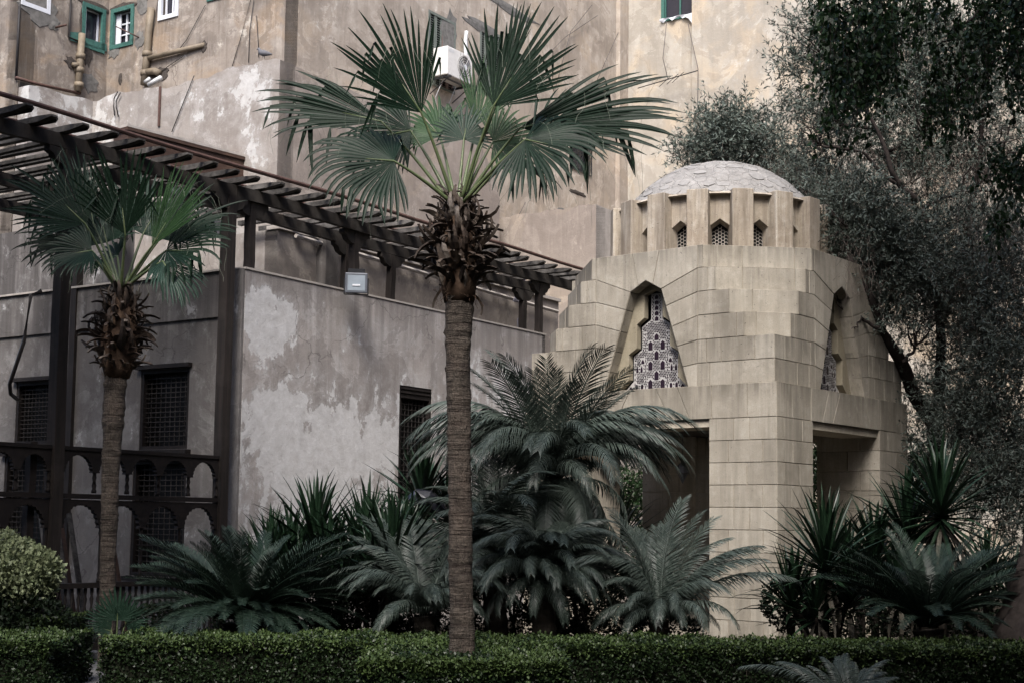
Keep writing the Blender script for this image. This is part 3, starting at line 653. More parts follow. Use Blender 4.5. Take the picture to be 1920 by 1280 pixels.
# side wall continuing up behind the left screens
upw = thing('side_building', hp(-.2, 4.1), 'grey plastered wall with peeling patches at the far left behind the small palm', 'building')
G = holed_wall(hp(.9, 3.55), hL, -hR, 0, 6, 4.0, 6.3, [], th=.3); G.build('wall', M['left'], upw)
G = holed_wall(hp(2.9, .5), hL, -hR, 0.6, 3.2, 4.0, 6.3, [(1.1, 1.6, 4.6, 5.5)], th=.3); G.build('wall', M['left'], upw)

# ---------------------------------------------------------------- pergola
perg = thing('timber_pergola', hp(-3, 0), 'long weathered timber pergola running over the porch and the roof terrace', 'pergola')
def beam(mb, s0, s1, w, z, hw_=.045, hz=.075, mat='wood', name='beam'):
    n_ = max(2, int((s1 - s0) / 1.6)); 
    G = MB(); G.box(hp((s0 + s1) / 2, w, z), hR, hL, Z, (s1 - s0) / 2, hw_, hz); return G.build(name, M[mat], perg)
def wobble_beam(s0, s1, w, z, a=.045, h=.08):
    pts = np.linspace(s0, s1, 12); V = []; F = []
    for i, s in enumerate(pts):
        dz = .012 * math.sin(s * 1.7 + w); dw = .008 * math.sin(s * 2.3)
        for (e, f) in ((-a, -h), (a, -h), (a, h), (-a, h)): V.append(hp(s, w + e + dw, z + f + dz))
    for i in range(11):
        for k in range(4): F.append((i * 4 + k, i * 4 + (k + 1) % 4, i * 4 + 4 + (k + 1) % 4, i * 4 + 4 + k))
    F += [(0, 1, 2, 3), (44, 45, 46, 47)]
    return part('beam', V, F, M['wood'], perg)
ZBM = 6.01
for (s0, s1, w) in ((-4.9, -.25, 0), (-.24, 3.9, .0), (3.91, 8.75, 0), (-2.0, 2.9, .66), (2.92, 5.6, .66), (5.62, 8.62, .66), (-4.9, .9, 2.0), (-4.9, .9, 3.4)): wobble_beam(s0, s1, w, ZBM + (0 if w < .5 else -.03))
for i, s in enumerate(np.arange(-4.82, 8.7, .415)):
    w1 = 3.7 if s < .6 else 1.9
    s += random.uniform(-.03, .03); e = -.46 + random.uniform(-.07, .05); tw = random.uniform(-.03, .03)
    V, F = [], []; st = np.linspace(0, 1, 7); z = 6.15 + random.uniform(-.008, .01)
    for q in st:
        ww_ = e + (w1 - e) * (q ** 1.6); h = .034 * (1 - .45 * (q < .001)); up = .015 * (q < .001)
        for (a_, b_) in ((-.046, -h + up), (.046, -h + up), (.046, h), (-.046, h)): V.append(hp(s + a_ + tw * q, ww_, z + b_ + .006 * math.sin(i + 5 * q)))
    for k in range(6):
        for c_ in range(4): F.append((k * 4 + c_, k * 4 + (c_ + 1) % 4, k * 4 + 4 + (c_ + 1) % 4, k * 4 + 4 + c_))
    F += [(0, 1, 2, 3), (24, 25, 26, 27)]
    sl = part('slat', V, F, M['slat'], perg)
    G = MB(); c_ = hp(s + .075, e + .12, z + .0); G.tube([c_ - hL * .07, c_ - hL * .02, c_ + hL * .05, c_ + hL * .9], [.02, .042, .042, .03], 7); G.build('cross_pole', M['wood'], perg)
for i, s in enumerate(np.arange(-4.62, .6, .415)):
    G = MB(); G.tube([hp(s + .02 * math.sin(i * 3), .12, 6.12), hp(s + .03 * math.sin(i * 2), 1.9, 6.11), hp(s - .02 * math.sin(i), 3.65, 6.12)], .04, 5); G.build('slat', M['slat'], perg)
P_ = [hp(s, -.30 + .012 * math.sin(s * 2), 6.245 + .012 * math.sin(s * 1.3) + .004 * (s + 5)) for s in np.linspace(-5, 8.7, 24)]
G = MB(); G.tube(P_, .03, 8); G.build('top_rail', M['rust'], perg)
P_ = [hp(s, .3, 6.215 + .012 * math.sin(s * 1.9)) for s in np.linspace(-5, 8.7, 24)]
G = MB(); G.tube(P_, .017, 6); G.build('top_rail', M['rust'], perg)
def post(s, w, z0, z1, a=.06, brk=True):
    V, F = [], []
    for i, q in enumerate(np.linspace(0, 1, 7)):
        for (e, f) in ((-a, -a), (a, -a), (a, a), (-a, a)): V.append(hp(s + e + .006 * math.sin(i * 2.1 + s), w + f + .006 * math.cos(i * 1.7), z0 + (z1 - z0) * q))
    for k in range(6):
        for c_ in range(4): F.append((k * 4 + c_, k * 4 + (c_ + 1) % 4, k * 4 + 4 + (c_ + 1) % 4, k * 4 + 4 + c_))
    F += [(0, 1, 2, 3), (24, 25, 26, 27)]
    p = part('post', V, F, M['post'], perg)
    if brk:                                                    # carved bracket head
        prof = [(-.30, .0), (-.30, -.06), (-.24, -.085), (-.20, -.15), (-.10, -.19), (.10, -.19), (.20, -.15), (.24, -.085), (.30, -.06), (.30, 0)]
        V = [hp(s + x, w - .05, z1 + zz) for x, zz in prof] + [hp(s + x, w + .05, z1 + zz) for x, zz in prof]; k = len(prof)
        part('bracket', V, [tuple(range(k)), tuple(range(k, 2 * k))] + [(i, (i + 1) % k, k + (i + 1) % k, k + i) for i in range(k)], M['wood'], p)
ZP = ZBM - .08
for s in (-3.02, -.35): post(s, 0, 0, ZP, .072)
post(-3.26, .12, 0, 2.5, .045, False)
for s in (.12, 2.33, 7.5): post(s, .06, 5.0, ZP, .055)
for s, w in ((2.85, .66), (3.98, .66), (7.9, .66)): post(s, w, 4.1, ZP - .03, .055)
for s in (-3, 0): post(s, 3.4, 0, ZP - .03, .06)
G = MB(); G.tube([at(78, 545, 18.9), at(58, 552, 18.85), at(45, 640, 18.9), at(18, 720, 19.3), at(20, 738, 19.5), at(32, 748, 20.2)], .028, 7)
hose = G.build('drain_hose', M['wirel'], None, True); tag(hose, 'bent dark pipe running down the grey side wall at the far left', 'pipe')

# wooden cabinet-like box showing behind the pergola
cab = thing('wooden_awning_box', hp(1.2, 2.6, 5.4), 'long red brown timber box with a pale top edge rising behind the pergola', 'timber box')
q0, q1 = at(226, 262, 23.2), at(458, 309, 25.2); d = (q1 - q0); d[2] = 0; L_ = np.linalg.norm(d); d /= L_; nn = np.cross(d, Z)
G = MB(); G.box((q0 + q1) / 2 - Z * .25, d, nn, Z, L_ / 2, .2, .38); G.build('panel', M['cab'], cab)
G = MB(); G.box((q0 + q1) / 2 + Z * .15, d, nn, Z, L_ / 2 + .03, .22, .022); G.build('top_board', M['coping'], cab)
G = MB(); G.box((q0 + q1) / 2 + Z * .09, d, nn, Z, L_ / 2 + .04, .235, .026); G.build('moulding', M['cab'], cab)

# ---------------------------------------------------------------- carved porch screens
scr = thing('porch_screen', hp(-3, 0), 'dark carved timber screen of scalloped arches between the tall pergola posts', 'screen')
def arch_band(s0, s1, zb, zs, zt, nb, depth=.03, name='arch_panel', w=0.):
    bw = (s1 - s0) / nb
    for b in range(nb):
        c = s0 + bw * (b + .5); R = bw / 2 - .045; N = 26
        inner = []; outer = []
        for i in range(N + 1):
            th = math.pi * i / N; r = R * (1 + .0 if i % 2 else .93); inner.append((c + r * math.cos(th), zs + min(r * 1.05, zt - zs - .045) * math.sin(th)))
            outer.append((c + bw / 2 * max(-1, min(1, 1.35 * math.cos(th))), zt if abs(math.cos(th)) < .85 else zs + (zt - zs) * (1 - (abs(math.cos(th)) - .85) / .15)))
        G = MB(); k = N + 1
        V = [hp(x, w - depth, z) for x, z in inner] + [hp(x, w - depth, z) for x, z in outer] + [hp(x, w + depth, z) for x, z in inner] + [hp(x, w + depth, z) for x, z in outer]
        F = []
        for i in range(N): F += [(i, i + 1, k + i + 1, k + i), (2 * k + i, 3 * k + i, 3 * k + i + 1, 2 * k + i + 1), (i, 2 * k + i, 2 * k + i + 1, i + 1)]
        part(name, V, F, M['screenwood'], scr)
    for b in range(nb + 1):
        s = s0 + bw * b; h = zs - zb + .02
        G = MB(); G.lathe(hp(s, w, zb), [(0, .032), (.03, .032), (.05, .022), (.09, .03), (.13, .018), (h * .5, .021), (h - .12, .017), (h - .08, .028), (h - .04, .02), (h, .034)], 8)
        G.build('colonnette', M['screenwood'], scr, True)
for (s0, s1, nu, nl, nbal) in ((-2.94, -.42, 5, 4, 26), (-4.9, -3.1, 4, 3, 18)):
    arch_band(s0, s1, 1.93, 2.17, 2.42, nu); arch_band(s0, s1, .88, 1.52, 1.85, nl)
    for z, h in ((2.445, .022), (1.89, .028), (.85, .03), (.14, .035)):
        G = MB(); G.box(hp((s0 + s1) / 2, 0, z), hR, hL, Z, (s1 - s0) / 2, .045, h); G.build('rail', M['screenwood'], scr)
    me = None
    for b in range(nbal):
        s = s0 + (s1 - s0) * (b + .5) / nbal
        if me is None:
            G = MB(); G.lathe(hp(s, 0, .17), [(0, .02), (.06, .02), (.09, .012), (.14, .026), (.24, .014), (.33, .03), (.44, .013), (.52, .026), (.56, .014), (.60, .022), (.655, .022)], 6)
            o = G.build('baluster', M['screenwood'], scr, True); me = o; s_first = s
        else:
            o = me.copy(); SC.collection.objects.link(o); o.parent = scr; o.location = [float(v) for v in hR * (s - s_first)]
for i, (s, w) in enumerate(((-2.42, .5), (-2.31, .52), (-2.2, .5), (-2.09, .55), (-1.98, .5), (-1.35, .5))):
    G = MB(); G.box((hp(s, w, 0) + hp(s + .22, w + .75, 1.72)) / 2, hR, (hp(0, .75, 1.72) - hp(-.22, 0, 0)) / 1.89, hL, .028, .93, .02)
    o = G.build('leaning_board', M['slat'] if i % 2 == 0 else M['cab'])
    tag(o, ['dark board leaning on the porch wall, leftmost of the row', 'brown board leaning second from the left behind the porch screen', 'grey board leaning in the middle of the porch stack', 'brown board leaning fourth from the left behind the porch screen', 'grey board leaning at the right end of the porch stack', 'single brown board leaning right of the small palm trunk'][i], 'board', 'boards leaning in the porch')

# ---------------------------------------------------------------- parapet block and lower walls behind
A = at(525, 112, 24.5); zA = A[2]; A0 = V3(A[0], A[1], 0)
par = thing('parapet_building', A0, 'pale flaking parapet block standing between the pergola and the tall stained facade', 'building')
jag = lambda a: zA + .05 * math.sin(a * 1.9) + .025 * math.sin(a * 6.3) + .012 * math.sin(a * 17)
G = holed_wall(A0, hL, -hR, 0, 4.87, 0, zA, [], th=.4, nu=60, topf=jag); G.build('wall', M['aleft'], par)
G = holed_wall(A0 + hL * 4.87, -hR, hL * -1, 0, 1.5, 0, zA - .1, [], th=.3, nu=14, topf=lambda a: zA + .02 * math.sin(a * 7) - .04 * a); G.build('wall', M['aleft'], par)
G = holed_wall(A0, hR, -hL, 0.003, 7.0, 0, zA, [], th=.4, nu=40, topf=lambda a: zA - .02 * a - (0 if a < 6.2 else (a - 6.2) ** 1.5 * 1.3)); G.build('wall', M['aright'], par)
q = onp(960, 405, A0, hL); Lw = V3(q[0], q[1], 0)
low = thing('low_rear_wall', Lw, 'lower plain plastered wall with a broken top edge left of the dome', 'wall')
G = holed_wall(Lw, -hL, -hR, -.6, 2.12, 0, q[2], [], th=.4, nu=30, topf=lambda a: q[2] + .02 * math.sin(a * 8) + .01 * math.sin(a * 23) + .01 * a); G.build('wall', M['aright'], low)
G = holed_wall(Lw - hL * 2.12, hR, -hL, 0.002, 3, 0, q[2] + .01, [], th=.1); G.build('wall', M['coping'], low)

# ---------------------------------------------------------------- tall facades
B = V3(-4.304, 25.8, 0); ZTOP = 19.
fac = thing('apartment_building', B, 'tall stained apartment block with drain pipes and odd windows at the upper left', 'building')
lh = [(4.14, 4.74, 11.2, 11.97), (2.87, 3.35, 11.55, 13.1), (1.0, 2.0, 11.68, 13.2)]
G = holed_wall(B, hL, -hR, 0, 4.87, 0, ZTOP, lh, th=.35); G.build('wall', M['bleft'], fac)
Bc = B + hL * 4.87                                             # concave corner; this wing comes towards the camera
def cB(x, y, e=0.): q = onp(x, y, Bc, hL); return np.dot(q - Bc, -hR), q[2]
a0, zt0 = cB(195, 15); a1, _ = cB(157, 15); zb0 = cB(176, 92)[1]; zt = cB(176, 15)[1]
c0 = cB(90, 20)[0]; c1 = cB(42, 0)[0]; zc1 = cB(66, 15)[1]; aend = cB(36, 100)[0]
G = holed_wall(Bc, -hR, -hL, 0, aend, 0, ZTOP, [(a0, a1, zb0, zt), (c0, c1, zc1, zc1 + 1.3)], th=.35); G.build('wall', M['bleft'], fac)
Bd = Bc - hR * aend
G = holed_wall(Bd, hL, -hR, 0, 4, 0, ZTOP, [], th=.35); G.build('wall', M['bleft'], fac)
def casement(parent, O, u, n, a0, a1, z0, z1, frame, inner, cols=2, rows=3, d=.12, half=False):
    P = lambda a, z, e=0.: O + u * a + Z * z - n * e
    G = MB(); f = .045
    for (x0, x1, y0, y1) in ((a0 - .04, a0 + f, z0 - .04, z1 + .04), (a1 - f, a1 + .04, z0 - .04, z1 + .04), (a0 + f, a1 - f, z0 - .04, z0 + f), (a0 + f, a1 - f, z1 - f, z1 + .04)):
        G.box(P((x0 + x1) / 2, (y0 + y1) / 2, .0), u, Z, n, (x1 - x0) / 2, (y1 - y0) / 2, .03)
    w = G.build('window_frame', M[frame], parent)
    G = MB(); 
    if half: G.box(P(a0 + (a1 - a0) * .86, (z0 + z1) / 2, d * .7), u, Z, n, (a1 - a0) * .13, (z1 - z0) / 2 - f, .012)
    for i in range(cols + 1): a = a0 + f + (a1 - a0 - 2 * f) * i / cols; G.box(P(a, (z0 + z1) / 2, d), u, Z, n, .018, (z1 - z0) / 2 - f, .015)
    for j in range(rows + 1): z = z0 + f + (z1 - z0 - 2 * f) * j / rows; G.box(P((a0 + a1) / 2, z, d + .004), u, Z, n, (a1 - a0) / 2 - f, .013, .013)
    G.build('sash', M[inner], w)
    G = MB(); G.add([P(a0, z0, d + .03), P(a1, z0, d + .03), P(a1, z1, d + .03), P(a0, z1, d + .03)], [(0, 1, 2, 3)]); G.build('pane', M['glass'], w)
    return w
casement(fac, B, hL, -hR, 4.14, 4.74, 11.2, 11.97, 'teal', 'whitep', 2, 3, half=True)
casement(fac, B, hL, -hR, 2.87, 3.35, 11.55, 13.1, 'whitep', 'whitep', 2, 1)
casement(fac, B, hL, -hR, 1.0, 2.0, 11.68, 13.2, 'teal', 'dark', 2, 2)
casement(fac, Bc, -hR, -hL, a0, a1, zb0, zt, 'teal', 'whitep', 1, 1, half=True)
casement(fac, Bc, -hR, -hL, c0, c1, zc1, zc1 + 1.3, 'whitep', 'shutter', 3, 4)
# teal boards below the left window, broken cement round the openings
def patch(parent, O, u, n, cx, cz, rx, rz, mat='cem', name='cement_patch', seed=0, d=.012):
    r = random.Random(seed); k = 16
    p = [(cx + rx * math.cos(2 * math.pi * i / k) * r.uniform(.6, 1.15), cz + rz * math.sin(2 * math.pi * i / k) * r.uniform(.6, 1.15)) for i in range(k)]
    c = O + u * cx + Z * cz + n * (d + .015)
    V = [O + u * a + Z * b + n * d for a, b in p] + [O + u * a + Z * b - n * .01 for a, b in [(cx + (a - cx) * 1.06, cz + (b - cz) * 1.06) for a, b in p]] + [c]
    F = [(i, (i + 1) % k, 2 * k) for i in range(k)] + [(i, (i + 1) % k, k + (i + 1) % k, k + i) for i in range(k)]
    return part(name, V, F, M[mat], parent)
for i, (O, u, n, x, y, rx, rz, mt) in enumerate(((Bc, -hR, -hL, 178, 12, .42, .09, 'hole'), (Bc, -hR, -hL, 152, 50, .05, .4, 'hole'), (Bc, -hR, -hL, 133, 118, .16, .13, 'hole'),
        (Bc, -hR, -hL, 100, 48, .13, .13, 'cem'), (Bc, -hR, -hL, 164, 100, .12, .3, 'hole'), (Bc, -hR, -hL, 170, 158, .24, .22, 'cem'), (Bc, -hR, -hL, 75, 20, .5, .32, 'cem'),
        (B, hL, -hR, 262, 75, .16, .22, 'cem'), (B, hL, -hR, 226, 148, .07, .13, 'hole'), (B, hL, -hR, 300, 140, .28, .16, 'hole'), (B, hL, -hR, 381, 88, .11, .12, 'hole'),
        (B, hL, -hR, 232, 14, .4, .1, 'hole'), (B, hL, -hR, 215, 98, .22, .14, 'cem'), (B, hL, -hR, 268, 5, .2, .25, 'cem'))):
    q = onp(x, y, O, n); patch(fac, O, u, n, np.dot(q - O, u), q[2], rx, rz, mt, seed=i, name='cement_patch' if mt == 'cem' else 'masonry_hole')
q = [onp(x, y, Bc - (-hL) * -.03, hL) for x, y in ((131, 76), (200, 97), (200, 84), (156, 70), (156, 62), (131, 60))]
part('teal_board', [v for v in q] + [v + hL * .03 for v in q], [(0, 1, 2, 3, 4, 5)], M['teal'], fac)
def pipe(pts, r, mat, name='drain_pipe', parent=None, collars=()):
    G = MB(); G.tube(pts, r, 9); o = G.build(name, M[mat], parent, True)
    for c, dd in collars: G = MB(); G.tube([c - dd * .05, c + dd * .05], r * 1.3, 9); G.build('collar', M[mat], o, True)
    return o
sL = 'drain_pipe'
def onL(x, y, e=.08): return onp(x, y, B - hR * e, hR)
def onC(x, y, e=.08): return onp(x, y, Bc - hL * e, hL)
pipe([onC(154, 64), onC(150, 118), onC(146, 172)], .07, 'pipe', parent=fac, collars=[(onC(151, 106), Z), (onC(148, 160), Z), (onC(149, 132), Z)])
pipe([onC(149, 122), onC(137, 122)], .05, 'pipe', parent=fac)
pipe([onL(283, 16), onL(279, 60), onL(275, 110), onL(270, 160)], .075, 'pipe', parent=fac, collars=[(onL(275.5, 102), Z), (onL(272, 138), Z)])
pipe([onL(272, 136), onL(290, 134), onL(299, 138)], .07, 'pipe', parent=fac)
pipe([onL(277, 110), onL(330, 97), onL(383, 85, .02)], .05, 'pipe', parent=fac)
pipe([onL(279, 160, .2), onL(302, 146, .2)], .05, 'pvc', parent=fac); pipe([onL(272, 155, .15), onL(281, 148, .15)], .04, 'pvc', parent=fac)
pipe([onC(105, 52, .05), onC(124, 47, .4)], .022, 'rust', 'iron_bracket', fac); pipe([onL(217, 50, .3), onL(261, 71, .02)], .012, 'rust', 'iron_bracket', fac)
pipe([onC(30, 146), onC(70, 158), onC(150, 176)], .03, 'rust', 'ledge_pipe', fac); 
pipe([onC(133, 0, .03), onC(129, 70, .03), onC(147, 78, .03)], .022, 'wire', 'cable', fac); pipe([onp(38, -10, Bd - hR * .03 - hL * .01, hR), onp(30, 150, Bd - hR * .03 - hL * .01, hR)], .025, 'wire', 'cable', fac)
for a in (((385, 10), (350, 75), (330, 100)), ((470, 0), (452, 70), (435, 126)), ((476, 0), (468, 60), (466, 118)), ((481, 30), (484, 80), (485, 108)), ((297, 0), (286, 60), (276, 130)), ((345, 105), (315, 125), (300, 137))):
    pipe([onL(x, y, .03) for x, y in a], .007, 'wire', 'cable', fac)
# vent window low on the left
casement(fac, Bc, -hR, -hL, cB(62, 175)[0], cB(38, 175)[0], cB(50, 205)[1], cB(50, 160)[1], 'hole', 'hole', 1, 5)
for a in (((364, 142), (345, 190), (322, 248)),): 
    o = pipe([onp(x, y, A0 - hR * .03, hR) for x, y in a], .009, 'wire', 'hanging_cable'); tag(o, 'thin black cable running slantwise down the pale parapet', 'cable')
for i in range(2):
    o = pipe([onp(x + i * 5, y + i * 2, A0 - hR * .05, hR) for x, y in ((221, 172), (214, 185), (213, 200), (215 + i * 2, 217))], .012, 'wire', 'cut_cable'); tag(o, ['left of two short cable ends hanging over the parapet top', 'right of two short cable ends hanging over the parapet top'][i], 'cable', 'cut cable ends')
q = onp(299, 200, A0 - hR * .02, hR); G = MB(); G.box(q, hL, hR, Z, .025, .01, .38); o = G.build('rust_strip', M['rust']); tag(o, 'narrow rusty upright strip fixed on the pale parapet wall', 'metal strip')

# right facade
rh = [(4.40, 5.42, 11.75, 13.75)[0:4], (6.3, 7.15, 11.9, 12.95), (5.6, 6.3, 8.9, 9.6), (10.4, 11.33, 10.35, 11.2)]
G = holed_wall(B, hR, -hL, 0.003, 13.05, 0, ZTOP, [(4.42, 5.42, 10.9, 12.5), (6.35, 7.2, 11.2, 12.75), (5.55, 6.35, 8.6, 9.75), (10.4, 11.33, 10.35, 11.2)], th=.35); G.build('wall', M['bright'], fac)
def shutterwin(O, u, n, a0, a1, z0, z1, mats):
    G = MB(); P = lambda a, z, e: O + u * a + Z * z + n * e
    for (x0, x1, y0, y1) in ((a0, a0 + .05, z0, z1), (a1 - .05, a1, z0, z1), (a0 + .05, a1 - .05, z1 - .06, z1), (a0 + .05, a1 - .05, z0, z0 + .05)): G.box(P((x0 + x1) / 2, (y0 + y1) / 2, -.02), u, Z, n, (x1 - x0) / 2, (y1 - y0) / 2, .03)
    w = G.build('shutter_frame', M['shutter'], fac); nl = 4; lw = (a1 - a0 - .1) / nl
    for i in range(nl):
        c = a0 + .05 + lw * (i + .5); G = MB()
        for e in (-1, 1): G.box(P(c + e * (lw / 2 - .025), (z0 + z1) / 2, -.02), u, Z, n, .022, (z1 - z0) / 2 - .06, .016)
        for zz in np.arange(z0 + .08, z1 - .08, .052):
            G.add([P(c - lw / 2 + .03, zz, -.005), P(c + lw / 2 - .03, zz, -.005), P(c + lw / 2 - .03, zz + .03, -.035), P(c - lw / 2 + .03, zz + .03, -.035)], [(0, 1, 2, 3)])
        G.build('shutter_leaf', M[mats[i % len(mats)]], w)
    G = MB(); G.add([P(a0, z0, -.07), P(a1, z0, -.07), P(a1, z1, -.07), P(a0, z1, -.07)], [(0, 1, 2, 3)]); G.build('dark_interior', M['dark'], w)
shutterwin(B, hR, -hL, 4.42, 5.42, 10.9, 12.5, ['shutter', 'shutter', 'shutter_red', 'shutter_red'])
shutterwin(B, hR, -hL, 6.35, 7.2, 11.2, 12.75, ['shutter'])
for (a0_, a1_, z0_, z1_) in ((5.55, 6.35, 8.6, 9.75), (10.4, 11.33, 10.35, 11.2)):
    P = lambda a, z, e: B + hR * a + Z * z - hL * e
    G = MB(); n_ = 8
    for i in range(n_ + 1):
        a = a0_ + (a1_ - a0_) * i / n_; G.box(P(a, (z0_ + z1_) / 2, .02), hR, Z, hL, .01, (z1_ - z0_) / 2, .01)
    for i in range(5): G.box(P((a0_ + a1_) / 2, z0_ + (z1_ - z0_) * i / 4, .02), hR, Z, hL, (a1_ - a0_) / 2, .01, .01)
    for i in range(6):
        a = a0_ + (a1_ - a0_) * (i + .5) / 6
        for sg_ in (-1, 1): G.tube([P(a - .07, z0_ + .05, .03), P(a + .07 * sg_, (z0_ + z1_) / 2, .03), P(a - .07, z1_ - .05, .03)], .006, 4)
    w = G.build('window_grille', M['blackm'], fac); G = MB(); G.add([P(a0_, z0_, -.15), P(a1_, z0_, -.15), P(a1_, z1_, -.15), P(a0_, z1_, -.15)], [(0, 1, 2, 3)]); G.build('pane', M['glass'], w)
for i, (x, y, rx, rz, mt) in enumerate(((846, 62, .35, .75, 'cem'), (905, 52, .8, .14, 'cem'), (1083, 362, .42, .07, 'hole'), (1060, 400, .5, .1, 'cem'), (960, 20, 1.2, .12, 'cem'))):
    q = onp(x, y, B, hL); patch(fac, B, hR, -hL, np.dot(q - B, hR), q[2], rx, rz, mt, seed=40 + i, d=-.004 if i == 0 else .01)
pipe([onp(874, 60, B - hL * .1, hL), onp(873, 80, B - hL * .13, hL), onp(874, 112, B - hL * .3, hL)], .05, 'pvc', 'white_pipe', fac)
for a in (((1040, 170), (1070, 60), (1110, 10)), ((1120, 150), (1160, 60), (1178, 20)), ((1000, 130), (1060, 70), (1120, 30)), ((940, 500), (965, 420), (985, 380))):
    pipe([onp(x, y, B - hL * .06, hL) for x, y in a], .008, 'wirel', 'cable', fac)
# corner pilaster strip at the end of the right facade
E_ = B + hR * 13.05
G = holed_wall(E_ - hR * .45 - hL * .12, hR, -hL, 0, .45, 0, ZTOP, [], th=.2); G.build('corner_strip', M['bright'], fac)
# AC unit
ac = thing('air_conditioner', onp(850, 128, B - hL * .3, hL), 'white outdoor air conditioner unit with round fan hanging high on the facade', 'air conditioner')
C0 = onp(849, 126, B - hL * .32, hL); P = lambda a, z, e: C0 + hR * a + Z * z - hL * e
G = MB(); G.box(C0, hR, Z, hL, .46, .31, .19); o = G.build('casing', M['acw'], ac); bv = o.modifiers.new('b', 'BEVEL'); bv.width = .02; bv.segments = 2
k = 28; fx, fr_ = .16, .25
G = MB(); G.add([P(fx + fr_ * math.cos(2 * math.pi * i / k), fr_ * math.sin(2 * math.pi * i / k), .194) for i in range(k)], [tuple(range(k))]); f_ = G.build('fan_opening', M['acd'], ac)
G = MB()
for rr in (.08, .13, .18, .225, .25):
    G.tube([P(fx + rr * math.cos(2 * math.pi * i / k), rr * math.sin(2 * math.pi * i / k), .205) for i in range(k + 1)], .004, 4, False)
for i in range(6): a = math.pi * i / 3; G.tube([P(fx + .06 * math.cos(a), .06 * math.sin(a), .205), P(fx + .25 * math.cos(a), .25 * math.sin(a), .205)], .004, 4)
G.build('fan_guard', M['acw'], ac)
for i in range(3):
    a = 2 * math.pi * i / 3 + .4; q = [(.05, a), (.22, a - .1), (.23, a + .75), (.06, a + .9)]
    G = MB(); G.add([P(fx + r * math.cos(t_), r * math.sin(t_), .197 + .004 * (j > 1)) for j, (r, t_) in enumerate(q)], [(0, 1, 2, 3)]); G.build('fan_blade', M['steel'], ac)
G = MB(); G.add([P(fx + .065 * math.cos(2 * math.pi * i / k), .065 * math.sin(2 * math.pi * i / k), .212) for i in range(k)], [tuple(range(k))]); G.build('fan_hub', M['whitep'], ac)
G = MB(); G.add([P(-.42, .2, .193), P(-.22, .2, .193), P(-.22, .26, .193), P(-.42, .26, .193)], [(0, 1, 2, 3)]); G.build('badge', M['pvc'], ac)
G = MB()
for a in (-.4, .4): G.box(P(a, -.345, -.05), hR, Z, hL, .02, .02, .3); G.tube([P(a, -.35, .2), P(a, -.65, -.3)], .012, 5)
G.box(P(.1, -.36, .1), hR, Z, hL, .6, .015, .015); G.build('bracket', M['blackm'], ac)
G = MB(); G.tube([P(.1, -.35, .05), P(.12, -.8, -.2), P(.15, -1.4, -.28)], .008, 5); G.tube([P(-.3, -.3, .0), P(-.32, -.7, -.2), P(-.2, -.95, -.28)], .01, 5); G.build('refrigerant_line', M['pvc'], ac)

# pale facade on the right
F0_ = B + hR * 13.05 
pale = thing('pale_apartment_building', F0_, 'tall pale plastered facade with one green window rising behind the dome', 'building')
qa = onp(1243, 40, F0_, hR); g0 = np.dot(qa - F0_, -hL); g1 = np.dot(onp(1308, 30, F0_, hR) - F0_, -hL) - .05; gz = qa[2]
G = holed_wall(F0_, -hL, -hR, 0, 2.03, 0, ZTOP, [(g0, g1, gz, gz + 1.6)], th=.35); G.build('wall', M['b2'], pale)
G = holed_wall(F0_ - hL * 2.035 - hR * .14, -hL, -hR, 0, 17, 0, ZTOP, [], th=.35); G.build('wall', M['b2'], pale)
G = holed_wall(F0_ - hR * .06 - hL * .3, -hL, -hR, 0, 1.72, 0, onp(1250, 160, F0_, hR)[2], [], th=.1, nu=24, topf=lambda a: onp(1250, 160, F0_, hR)[2] + .03 * math.sin(a * 9) + .05 * a); G.build('patched_plaster', M['b2'], pale)
casement(pale, F0_, -hL, -hR, g0, g1, gz, gz + 1.6, 'green', 'green', 2, 2, d=.06)
# white rag on the sill
V, F = [], []; qx = np.linspace(g0 - .05, g1 + .12, 13)
for i, a in enumerate(qx):
    dr = .06 + .05 * math.sin(i * 1.9) + (.28 if i > 8 else 0) * math.sin((i - 8) / 4 * math.pi * .6)
    for j in range(4): V.append(F0_ - hL * a - hR * (.03 + .03 * math.sin(i * 1.3 + j) + .05) + Z * (gz + .03 - dr * j / 3))
for i in range(12):
    for j in range(3): F.append((i * 4 + j, i * 4 + j + 1, i * 4 + j + 5, i * 4 + j + 4))
tag(part('white_cloth', V, F, M['whitep'], None, True), 'crumpled white cloth hanging over the sill of the green window', 'cloth')
an = MB(); an.tube([onp(1196, 166, F0_ - hR * .3, hR), onp(1308, 133, F0_ - hR * .5, hR)], .014, 5)
for x in (1248, 1262, 1272): an.tube([onp(x - 12, 163 - (x - 1248) * .3, F0_ - hR * .4, hR), onp(x + 10, 143 - (x - 1248) * .3, F0_ - hR * .4, hR)], .009, 4)
tag(an.build('antenna_rod', M['blackm']), 'thin horizontal aerial rod with short crossbars on the pale facade', 'aerial')
for i, a in enumerate((((1290, 45), (1300, 90), (1309, 130), (1308, 200), (1300, 230)), ((1250, 40), (1243, 110), (1252, 148)))):
    o = pipe([onp(x, y, F0_ - hR * .25, hR) for x, y in a], .009, 'wirel', 'loose_cable'); tag(o, ['loose grey cable hanging down beside the seam of the pale facade', 'short loose cable hanging from the green window to the aerial'][i], 'cable')

